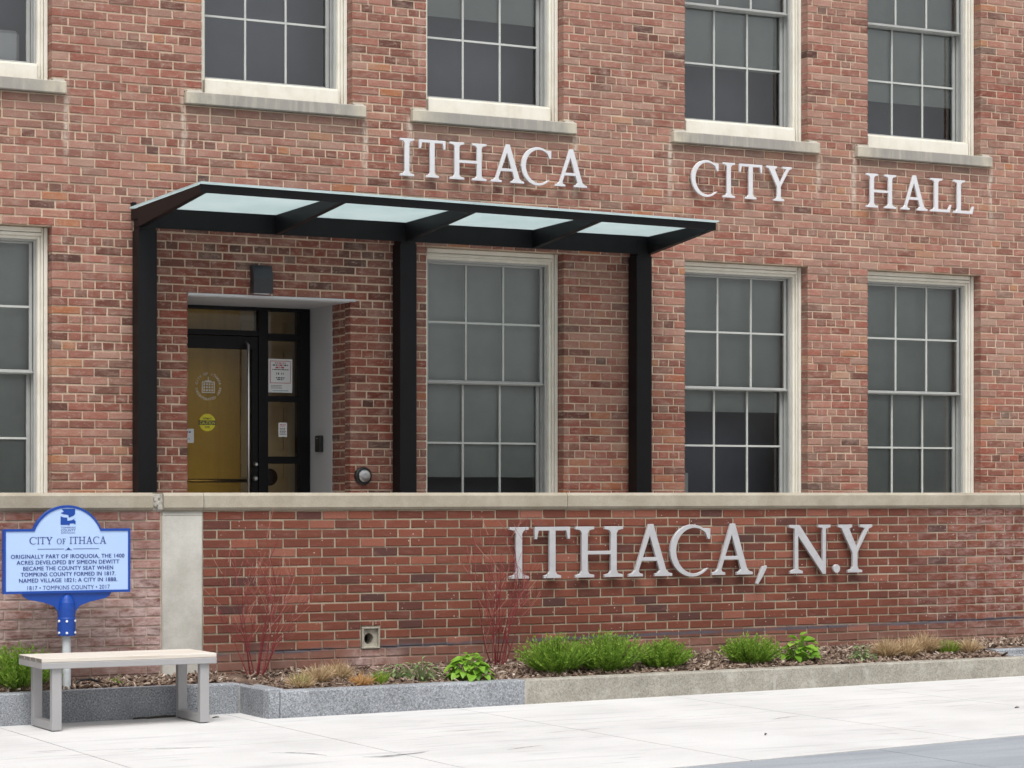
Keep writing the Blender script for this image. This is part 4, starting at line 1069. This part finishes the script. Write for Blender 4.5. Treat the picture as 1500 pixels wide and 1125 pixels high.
# soil
def zbed(x, y):
    f = min(1, max(0, (y + 2.95) / .9)); return .232 + .0045 * (x - 6.3) + (.062 + .002 * (x - 6)) * f
def bedgrid(x0, x1, y0, y1, sx=.06, sy=.06):
    nx, ny = int((x1 - x0) / sx) + 1, int((y1 - y0) / sy) + 1; v = []; f = []; tn = []
    for i in range(nx + 1):
        for j in range(ny + 1):
            x, y = x0 + (x1 - x0) * i / nx, y0 + (y1 - y0) * j / ny
            edge = 0 if (j in (0, ny)) else 1
            v.append((x, y, zbed(x, y) + edge * random.uniform(-.012, .014)))
    for i in range(nx):
        for j in range(ny):
            a = i * (ny + 1) + j; f.append((a, a + ny + 1, a + ny + 2, a + 1)); tn.append(random.uniform(.15, .6))
    return v, f, tn
m = MB()
for r_ in ((2.2, 6.24, -2.47, -2.03), (6.24, 12.74, -2.97, -2.03), (12.74, 17, -2.45, -2.03)):
    v, f, tn = bedgrid(*r_); b = len(m.v); m.v += v; m.f += [tuple(q + b for q in g) for g in f]; m.a.setdefault('tone', []).extend(tn)
bed = mk('planting_bed', m.v, m.f, M['mulch'], None, attrs=m.a, kind='structure')
m = MB(); rc = random.Random(5)
for q in range(7500):
    if q < 1400: x, y = rc.uniform(4.2, 6.22), rc.uniform(-2.44, -2.06)
    elif q < 6300: x, y = rc.uniform(6.34, 12.72), rc.uniform(-2.95, -2.06)
    else: x, y = rc.uniform(12.8, 14.6), rc.uniform(-2.4, -2.06)
    L, W, T = rc.uniform(.010, .036), rc.uniform(.003, .010), rc.uniform(.002, .006)
    rot = Matrix.Rotation(rc.uniform(0, 6.28), 3, 'Z') @ Matrix.Rotation(rc.gauss(0, .45), 3, 'Y') @ Matrix.Rotation(rc.gauss(0, .5), 3, 'X')
    c = Vector((x, y, zbed(x, y) + rc.uniform(.004, .022)))
    vs = [c + rot @ Vector((a * L * rc.uniform(.7, 1.1), b * W, d * T)) for a in (-1, 1) for b in (-1, 1) for d in (-1, 1)]
    m.add(vs, [(0, 1, 3, 2), (4, 6, 7, 5), (0, 4, 5, 1), (2, 3, 7, 6), (0, 2, 6, 4), (1, 5, 7, 3)], tone=min(1, max(0, rc.gauss(.55, .25))))
mk('mulch_chips', m.v, m.f, M['mulch'], None, attrs=m.a, kind='stuff')

# ------------------------------------------------------------------ plants
RP = random.Random(21)
def blade(m, base, d, L, W, bend, tone, seg=3):
    d = d.normalized(); side = d.cross(Vector((0, 0, 1)));
    if side.length < .05: side = Vector((1, 0, 0))
    side = (Matrix.Rotation(RP.uniform(-.9, .9), 3, d) @ side).normalized()
    pts = []; p = Vector(base); dd = d.copy()
    for i in range(seg + 1):
        w_ = W * (1 - (i / seg) ** 1.5) + .0004
        pts.append((p - side * w_, p + side * w_)); p = p + dd * (L / seg); dd = (dd + Vector((0, 0, -bend / seg))).normalized()
    v = [q for pr in pts for q in pr]
    m.add(v, [(2 * i, 2 * i + 1, 2 * i + 3, 2 * i + 2) for i in range(seg)], tone=min(1, max(0, tone)))
    return p
def mound(x, y, rx, h, n, label, group=None, mat='fern', name='shrub', cat='shrub'):
    z = zbed(x, y); m = MB()
    for i in range(n):
        a = RP.uniform(0, 6.283); q = math.sqrt(RP.random()); tl = q * 1.05 + RP.gauss(0, .10)
        base = Vector((x + rx * .42 * q * math.cos(a), y + rx * .36 * q * math.sin(a), z))
        d = Vector((math.sin(tl) * math.cos(a) * 1.0, math.sin(tl) * math.sin(a) * .8, math.cos(tl) + .18))
        L = h * RP.uniform(.78, 1.12) * (1.0 - .12 * q)
        d.normalize(); p = base.copy(); dd = d.copy(); seg = 5
        tone = RP.gauss(.45, .18)
        side = dd.cross(Vector((0, 0, 1))); side = side.normalized() if side.length > .05 else Vector((1, 0, 0))
        for s in range(seg):
            p2 = p + dd * (L / seg)
            m.add([p - side * .0018, p + side * .0018, p2 + side * .0012, p2 - side * .0012], [(0, 1, 2, 3)], tone=max(0, tone - .2))
            if s >= 1:
                for sd in (-1, 1, 2, -2):
                    ld = (dd * RP.uniform(.7, 1.2) + side * (sd if abs(sd) == 1 else sd * .35) * RP.uniform(.4, .8) + Vector((RP.gauss(0, .25), RP.gauss(0, .25), RP.gauss(.1, .25)))).normalized()
                    ll = RP.uniform(.028, .05) * (1.1 - .12 * s); ls = ld.cross(Vector((RP.gauss(0, 1), RP.gauss(0, 1), RP.gauss(0, 1)))).normalized() * RP.uniform(.0035, .006)
                    q0 = p + (p2 - p) * RP.random()
                    m.add([q0, q0 + ld * ll * .5 + ls, q0 + ld * ll, q0 + ld * ll * .5 - ls], [(0, 1, 2, 3)], tone=min(1, max(0, tone + .06 * s + RP.gauss(0, .12))))
            p = p2; dd = (dd + Vector((0, 0, -.04)) + Vector((RP.gauss(0, .05), RP.gauss(0, .05), 0))).normalized()
    return mk(name, m.v, m.f, M[mat], None, attrs=m.a, label=label, cat=cat, group=group, origin=(x, y, z))
def tuft(x, y, r, h, n, mat, label, group, flop=.9, up=.25, extra=None, cat='grass'):
    z = zbed(x, y); m = MB()
    for i in range(n):
        a = RP.uniform(0, 6.283); q = math.sqrt(RP.random())
        base = Vector((x + r * .45 * q * math.cos(a), y + r * .4 * q * math.sin(a), z - .01))
        d = Vector((math.cos(a) * q * flop * .8 + RP.gauss(0, .2), math.sin(a) * q * flop * .8 + RP.gauss(0, .2), 1))
        blade(m, base, d, h * RP.uniform(.7, 1.25), RP.uniform(.0024, .0046), RP.uniform(.3, 1.6) * flop, RP.gauss(.5, .25), 4)
    o = mk('grass_tuft', m.v, m.f, M[mat], None, attrs=m.a, label=label, cat=cat, group=group, origin=(x, y, z))
    if extra:
        m = MB()
        for i in range(extra[1]):
            a = RP.uniform(0, 6.283); q = math.sqrt(RP.random())
            base = Vector((x + r * .35 * q * math.cos(a), y + r * .3 * q * math.sin(a), z - .01))
            blade(m, base, Vector((math.cos(a) * q * .5, math.sin(a) * q * .5, 1)), h * extra[2] * RP.uniform(.7, 1.2), RP.uniform(.002, .004), RP.uniform(.2, .9), RP.gauss(.5, .25), 4)
        mk('new_growth', m.v, m.f, M[extra[0]], o, attrs=m.a)
    return o
def leaf_mesh(L, W, mat, fold=.25, curl=.5):
    n = 6; v = []; f = []
    for i in range(n + 1):
        t = i / n; w_ = W * math.sin(math.pi * (t ** .85) * .97 + .03) * (1.0 if t < 1 else .0); zc = -curl * L * t * t * .5
        x = L * t
        v += [(x, -w_, zc + fold * w_), (x, 0, zc), (x, w_, zc + fold * w_)]
    for i in range(n):
        a = i * 3; f += [(a, a + 3, a + 4, a + 1), (a + 1, a + 4, a + 5, a + 2)]
    me = bpy.data.meshes.new('leaf'); me.from_pydata(v, [], f); me.materials.append(mat)
    me.polygons.foreach_set('use_smooth', [True] * len(me.polygons)); return me
def broadleaf(x, y, r, h, n, mat, label, L, W, group=None, sparse=0.0):
    z = zbed(x, y)
    root = empty('leafy_plant', (x, y, z), label, 'plant', group)
    pool = [leaf_mesh(L * RP.uniform(.8, 1.2), W * RP.uniform(.85, 1.15), M[mat], RP.uniform(.15, .45), RP.uniform(.3, 1.0)) for _ in range(6)]
    st = MB()
    for i in range(n):
        a = i * 2.399 + RP.gauss(0, .3); q = math.sqrt((i + .5) / n); el = (1 - q) * .9 + .1 + RP.gauss(0, .15)
        hh = h * (1 - .75 * q * q) * RP.uniform(.75, 1.05)
        rr = r * q * .62 * RP.uniform(.8, 1.15)
        p = Vector((rr * math.cos(a), rr * math.sin(a), hh))
        o = bpy.data.objects.new('leaf', RP.choice(pool)); COL.objects.link(o); o.parent = root; o.location = p
        o.rotation_euler = (RP.gauss(0, .3), -max(-.3, min(1.1, (el - .35))), a + RP.gauss(0, .35)); o['tone'] = min(1, max(0, RP.gauss(.5, .22)))
        s = RP.uniform(.75, 1.1); o.scale = (s, s, s)
        st.tube([(x + p.x * .25, y + p.y * .25, z - .01), (x + p.x, y + p.y, z + p.z)], [.0035, .0022], 4, tone=.4)
    st.mk('stem', M[mat], root)
    return root
G1 = 'feathery green shrubs in the planting bed'
mound(4.677, -2.33, .27, .30, 300, 'feathery green shrub at the far left behind the bench', G1)
mound(8.63, -2.72, .26, .29, 300, 'feathery green shrub leftmost of the trio under the large ITHACA letters', G1)
mound(9.055, -2.74, .28, .30, 320, 'biggest feathery green shrub in the middle of the trio under the large letters', G1)
mound(9.555, -2.72, .24, .225, 260, 'feathery green shrub on the right of the trio under the large letters', G1)
mound(10.36, -2.70, .24, .235, 260, 'feathery green shrub standing alone beside the dark stubs', G1)
G2 = 'broad-leaved plants in the planting bed'
broadleaf(7.845, -2.85, .20, .19, 70, 'lush', 'bright green broad-leaved plant below the right red-twigged shrub', .08, .032, G2)
broadleaf(10.845, -2.66, .185, .20, 60, 'lush', 'bright green broad-leaved plant right of the lone feathery shrub', .08, .031, G2)
broadleaf(7.50, -2.75, .22, .15, 40, 'dull', 'spreading dull green plant left of the bright broad-leaved plant', .075, .013, G2)
broadleaf(7.36, -2.60, .16, .10, 24, 'dull', 'small sparse dull green plant beside the orange tuft', .06, .012, G2)
broadleaf(11.345, -2.78, .15, .12, 34, 'dull', 'small grey-green plant left of the row of dry tufts', .05, .013, G2)
broadleaf(5.384, -2.30, .06, .05, 14, 'limegrass', 'tiny yellow-green seedling near the marker post', .035, .006, G2)
G3 = 'cut dry grass tufts in the planting bed'
tuft(6.526, -2.86, 0.081, 0.118, 390, 'straw', 'yellowish dry grass tuft nearest the kerb corner', G3, 1.0, extra=('limegrass', 60, 1.0))
tuft(6.723, -2.70, 0.092, 0.142, 480, 'straw', 'dry straw tuft between its two neighbours near the kerb corner', G3)
tuft(6.968, -2.50, 0.092, 0.130, 450, 'straw', 'dry straw tuft nearest the wall by the left red-twigged shrub', G3)
tuft(6.983, -2.88, 0.070, 0.107, 330, 'orangegrass', 'orange-tinged dry grass tuft in front of the drain', G3, 1.0)
tuft(7.143, -2.84, 0.075, 0.098, 160, 'limegrass', 'fresh lime green grass tuft right of the orange tuft', G3, .5)
tuft(11.66, -2.68, 0.092, 0.166, 450, 'straw', 'leftmost dry tuft of the right-hand row beside the grey-green plant', G3, extra=('limegrass', 30, .7))
tuft(11.86, -2.68, 0.092, 0.166, 450, 'straw', 'second dry tuft of the right-hand row, all straw coloured', G3)
tuft(12.145, -2.55, 0.097, 0.178, 480, 'straw', 'tallest dry tuft of the right-hand row left of the green one', G3)
tuft(12.335, -2.60, 0.135, 0.115, 320, 'limegrass', 'half green half straw tuft in the right-hand row', G3, .7, extra=('straw', 140, 1.0))
tuft(12.51, -2.66, 0.076, 0.142, 360, 'straw', 'last dry tuft beside the right end of the bed', G3)
m = MB()
for i in range(9):
    x = 10.0 + RP.gauss(0, .07); y = -2.5 + RP.gauss(0, .04); z = zbed(x, y)
    m.tube([(x, y, z - .01), (x + RP.gauss(0, .012), y + RP.gauss(0, .01), z + RP.uniform(.05, .10))], [.006, .004], 5, tone=.3)
mk('dead_stubs', m.v, m.f, M['mulch'], None, attrs=m.a, label='clump of dead brown stem stubs between the feathery shrubs', cat='plant')
def dogwood(x, y, n, spread, h, label, seed):
    rr = random.Random(seed); z = zbed(x, y); m = MB()
    def grow(p, d, L, r0, lvl):
        pts = [p]; rad = [r0]; dd = d.normalized(); seg = 6
        for i in range(seg):
            dd = (dd + Vector((rr.gauss(0, .07), rr.gauss(0, .05), .05))).normalized()
            p = p + dd * (L / seg); p.y = min(p.y, PY - .015); pts.append(p); rad.append(max(.0014, r0 * (1 - .8 * (i + 1) / seg)))
            if lvl < 2 and i >= 1 and rr.random() < (.8 if lvl == 0 else .55):
                sd = 1 if rr.random() < .5 else -1
                grow(p, (dd + Vector((sd * rr.uniform(.3, .8), rr.gauss(0, .25), rr.uniform(.0, .3)))), L * rr.uniform(.3, .62), max(.0019, rad[-1] * .75), lvl + 1)
        m.tube(pts, rad, 5, tone=min(1, max(0, (.35 if lvl < 2 else .55) + rr.gauss(0, .18) + (.25 if rr.random() < .12 else 0))))
    for i in range(n):
        a = -1 + 2 * i / (n - 1)
        grow(Vector((x + a * .05, y + rr.gauss(0, .02), z - .02)), Vector((a * spread + rr.gauss(0, .06), -.15 + rr.gauss(0, .12), 1)), h * (1 - .28 * abs(a)) * rr.uniform(.75, 1.05), rr.uniform(.0042, .0066), 0)
    return mk('dogwood_shrub', m.v, m.f, M['redtwig'], None, attrs=m.a, label=label, cat='shrub', group='leafless red-twigged shrubs against the low wall', origin=(x, y, z))
dogwood(6.44, -2.25, 11, .5, .80, 'leafless red-twigged shrub behind the kerb corner, left of the drain', 4)
dogwood(8.37, -2.26, 13, .42, .84, 'leafless red-twigged shrub right of the drain, below the letter I', 9)
MB().tube([(5.06, -2.36, .285), (5.12, -2.33, .315), (5.2, -2.31, .318), (5.27, -2.32, .29)], .008, 6).mk('irrigation_pipe', M['rubber'], None, label='short black irrigation pipe looping out of the mulch by the marker post', cat='pipe', smooth=True)

# ------------------------------------------------------------------ historical marker
MY = -2.40
hm = empty('historical_marker', (4.998, MY, .30), 'blue City of Ithaca history marker with arched top on a metal post', 'sign')
bx0, bx1, bz0, bz1, bzt = 4.556, 5.446, .917, 1.354, 1.514
def board(ins):
    cxm = (bx0 + bx1) / 2; aw = .236 - ins * .3; top = bzt - ins; sh = bz1 - ins
    hgt = top - sh; rad = (aw * aw + hgt * hgt) / (2 * hgt); zc_ = top - rad; t0 = math.atan2(sh - zc_, aw)
    arc = [(cxm + rad * math.cos(t), zc_ + rad * math.sin(t)) for t in [t0 + (math.pi - 2 * t0) * k / 20 for k in range(21)]]
    return [(bx0 + ins, bz0 + ins), (bx1 - ins, bz0 + ins), (bx1 - ins, sh)] + arc + [(bx0 + ins, sh)]
MB().prism(board(0), 'y', MY - .018, MY + .018).mk('board', M['blue'], hm)
# raised rim
o_, i_ = board(0.0), board(.017)
n = len(o_); m = MB()
yy0, yy1 = MY - .0185, MY - .026
v = [(x, yy1, z) for x, z in board(.001)] + [(x, yy1, z) for x, z in i_] + [(x, yy0, z) for x, z in board(.001)] + [(x, yy0, z) for x, z in i_]
m.add(v, [(k, (k + 1) % n, n + (k + 1) % n, n + k) for k in range(n)] + [(k, 2 * n + k, 2 * n + (k + 1) % n, (k + 1) % n) for k in range(n)] + [(n + k, n + (k + 1) % n, 3 * n + (k + 1) % n, 3 * n + k) for k in range(n)])
m.mk('rim', M['blue'], hm)
mk('panel', [(x, MY - .021, z) for x, z in board(.0165)], [tuple(range(n))], M['ltblue'], hm)
yt = MY - .0232
ux = lambda p: bx0 + (p - 22) / (1062 - 22) * (bx1 - bx0)        # along the board
uz = lambda p: bz1 - (p - 312) / 530 * (bz1 - bz0)               # down the board
m = MB()
for body, a, b, z_, h in (('ORIGINALLY PART OF IROQUOIA, THE 1400', 82, 1010, 537, 34), ('ACRES DEVELOPED BY SIMEON DEWITT', 128, 968, 586, 34), ('BECAME THE COUNTY SEAT WHEN', 181, 916, 635, 34),
                          ('TOMPKINS COUNTY FORMED IN 1817.', 162, 936, 684, 34), ('NAMED VILLAGE 1821; A CITY IN 1888.', 148, 950, 733, 34)):
    for sh in (0, .0013): place_text(m, body, ux(a) + sh, ux(b) + sh, uz(z_), h / 530 * (bz1 - bz0), yt - sh * .25, 0.0, 1.07)
place_text(m, '1817 \u2022 TOMPKINS COUNTY \u2022 2017', ux(215), ux(890), uz(794), .029, yt, 0.0, 1.05)
place_text(m, 'TOMPKINS', ux(487), ux(607), uz(302), .0125, yt, .0, 1.0); place_text(m, 'COUNTY', ux(487), ux(607), uz(324), .0165, yt, .0, 1.0); place_text(m, 'BICENTENNIAL', ux(489), ux(606), uz(346), .009, yt, .0, 1.0)
xc = 230
for ch, wd_, small in (('C', 60, 0), ('I', 22, 0), ('T', 46, 0), ('Y', 56, 0), (' ', 28, 0), ('O', 42, 1), ('F', 30, 1), (' ', 26, 0), ('I', 24, 0), ('T', 46, 0), ('H', 60, 0), ('A', 56, 0), ('C', 52, 0), ('A', 58, 0)):
    if ch != ' ':
        loops, _ = glyph(ch); hcap = (58 if not small else 44) / 530 * (bz1 - bz0)
        v, f = glyph_mesh(ch, ux(xc + 2), ux(xc + wd_ - 1), uz(437), hcap, yt, .001, 0.0)
        m.add(v, f)
    xc += wd_ + 2.0
def bar(x0, x1, z0, z1): plate(m, ux(x0), ux(x1), uz(z1), uz(z0), yt)
bar(297, 512, 476, 480); bar(588, 800, 476, 480)
for a, b, c, d in ((522, 536, 484, 488), (536, 546, 474, 486), (546, 552, 466, 486), (552, 562, 474, 486), (562, 578, 484, 488)): bar(a, b, c, d)
m.mk('lettering', M['navy'], hm)
m = MB()
ez = lambda x, y: (ux((x / 16.07 + 70 - 0) * 5.625), yt, uz((y / 16.07 + 730 - 720) * 5.625))
m.add([ez(*p) for p in ((285, 262), (598, 262), (598, 385), (560, 425), (450, 468), (438, 405), (330, 388), (258, 358), (335, 330))], [tuple(range(9))])
m.add([ez(*p) for p in ((258, 435), (320, 462), (415, 468), (415, 545), (520, 530), (610, 480), (565, 520), (610, 550), (605, 632), (570, 605), (480, 605), (455, 660), (435, 637), (258, 640))], [tuple(range(14))])
m.mk('county_emblem', M['blue'], hm)
# bracket, collar, post
cxm = 5.0
sk = [(cxm - .315, bz0 + .002), (cxm - .30, bz0 - .022), (cxm - .27, bz0 - .04), (cxm - .16, bz0 - .062), (cxm - .09, bz0 - .088), (cxm - .062, bz0 - .125), (cxm - .06, bz0 - .15)]
sk = sk + [(2 * cxm - x, z) for x, z in sk[::-1]]
MB().prism(sk, 'y', MY - .012, MY + .012).mk('bracket', M['blue'], hm)
m = MB().lathe((cxm, MY, .746), [(.061, -.118), (.062, -.116), (.062, 0), (.0595, .006), (.0595, .07), (.056, .105), (.044, .138), (.025, .158), (.004, .164)], 'z', 28)
m.mk('collar', M['blue'], hm, smooth=False)
m = MB()
for a in (-158, -105, -40):
    for z_ in (.728, .648):
        c = Vector((cxm + .062 * math.cos(R(a)), MY + .062 * math.sin(R(a)), z_)); d = Vector((math.cos(R(a)), math.sin(R(a)), 0))
        m.tube([c - d * .002, c + d * .006], .0085, 8)
m.mk('screw', M['screw'], hm)
MB().tube([(cxm, MY, .22), (cxm, MY, .66)], .030, 20, cap=False).mk('post', M['galv'], hm, smooth=True)

# ------------------------------------------------------------------ bench
bn = empty('bench', (5.2, -2.88, gz(5.2)), 'grey steel bench with bleached wooden slats on the pavement before the kerb', 'bench')
yf, yb = -3.13, -2.655; sl = .0085
top = lambda x: .527
zg = gz(5.2)
for (x, x2) in ((4.675, 4.74), (5.69, 5.755)):
    m = MB(); g = gz(x) + .006
    m.box(x, x2, yf, yf + .05, g + .0, .462, .003); m.box(x, x2, yb - .05, yb, g + .0, .462, .003); m.box(x, x2, yf + .05, yb - .05, g, g + .052, .003)
    m.mk('leg_frame', M['benchsteel'], bn)
    m = MB()
    for y in (yf + .025, yb - .025): m.box(x + .012, x2 - .012, y - .014, y + .014, gz(x) - .0, g)
    m.mk('foot_pad', M['rubber'], bn)
bxa, bxb = 4.60, 5.80
m = MB(); za, zb_ = .459, .499
m.box(bxa, bxb, yf - .022, yf + .004, za, zb_, .003); m.box(bxa, bxb, yb - .004, yb + .022, za, zb_, .003)
m.box(bxa, bxa + .03, yf + .004, yb - .004, za, zb_, .003); m.box(bxb - .03, bxb, yf + .004, yb - .004, za, zb_, .003)
for q in (.33, .66): m.box(bxa + (bxb - bxa) * q, bxa + (bxb - bxa) * q + .04, yf + .004, yb - .004, za + .004, zb_ - .001)
m.mk('seat_frame', M['benchsteel'], bn)
nsl = 4; dw = (yb - yf + .044) / nsl
for i in range(nsl):
    y0 = yf - .022 + i * dw
    m = MB().box(bxa + .001, bxb + random.uniform(-.002, .002), y0 + .003, y0 + dw - .003, zb_ + .0005, .527 + random.uniform(-.001, .001), .003)
    so = m.mk('slat', M['wood'], bn)
    box('end_grain', M['woodend'], so, bxa - .001, bxa + .002, y0 + .007, y0 + dw - .007, zb_ + .004, .523)

# ------------------------------------------------------------------ small things lying about
def debris(x, y, L, a, label, r=.004):
    z = gz(x); MB().tube([(x - L / 2 * math.cos(a), y - L / 2 * math.sin(a), z + r), (x, y + .006, z + r * 1.6), (x + L / 2 * math.cos(a), y + L / 2 * math.sin(a), z + r)], [r, r * 1.2, r * .6], 5).mk('twig', M['twig'], None, label=label, cat='twig')
debris(5.62, -2.635, .26, .05, 'longest dark twig lying at the kerb foot by the right bench leg', .007)
debris(5.46, -2.63, .13, -.1, 'short dark twig at the kerb foot left of the longest twig', .006)
debris(5.92, -2.82, .06, .4, 'tiny dark scrap on the pavement right of the bench', .004)
debris(8.45, -5.75, .05, .8, 'small dark scrap in the open middle of the pale pavement', .005)
debris(10.9, -5.2, .05, .3, 'small dark scrap on the pavement near the grey band', .004)
m = MB()
m.tube([(4.98, -.02, 3.74), (5.0, -.04, 3.66), (5.02, -.05, 3.58), (4.99, -.05, 3.44)], .0035, 5)
m.tube([(5.13, -.03, 3.60), (5.14, -.04, 3.55), (5.11, -.05, 3.51), (5.05, -.06, 3.485), (4.95, -.06, 3.465), (4.80, -.05, 3.46)], .0055, 6)
m.mk('cable', M['cable'], None, label='loose pale cable hanging over the lower left window head', cat='cable', smooth=True)
# pale cabinet standing inside the upper left window
m = MB().box(5.05, 5.50, .40, .60, 4.95, 5.26, .03)
m.mk('cabinet', M['letterwhite'], None, label='pale grey cabinet standing inside the upper left window', cat='cabinet')

m = MB().box(11.60, 11.74, .42, .60, 1.36, 1.78, .006)
m.mk('box', M['paper'], None, label='small pale box standing inside the lower window right of the canopy', cat='box')
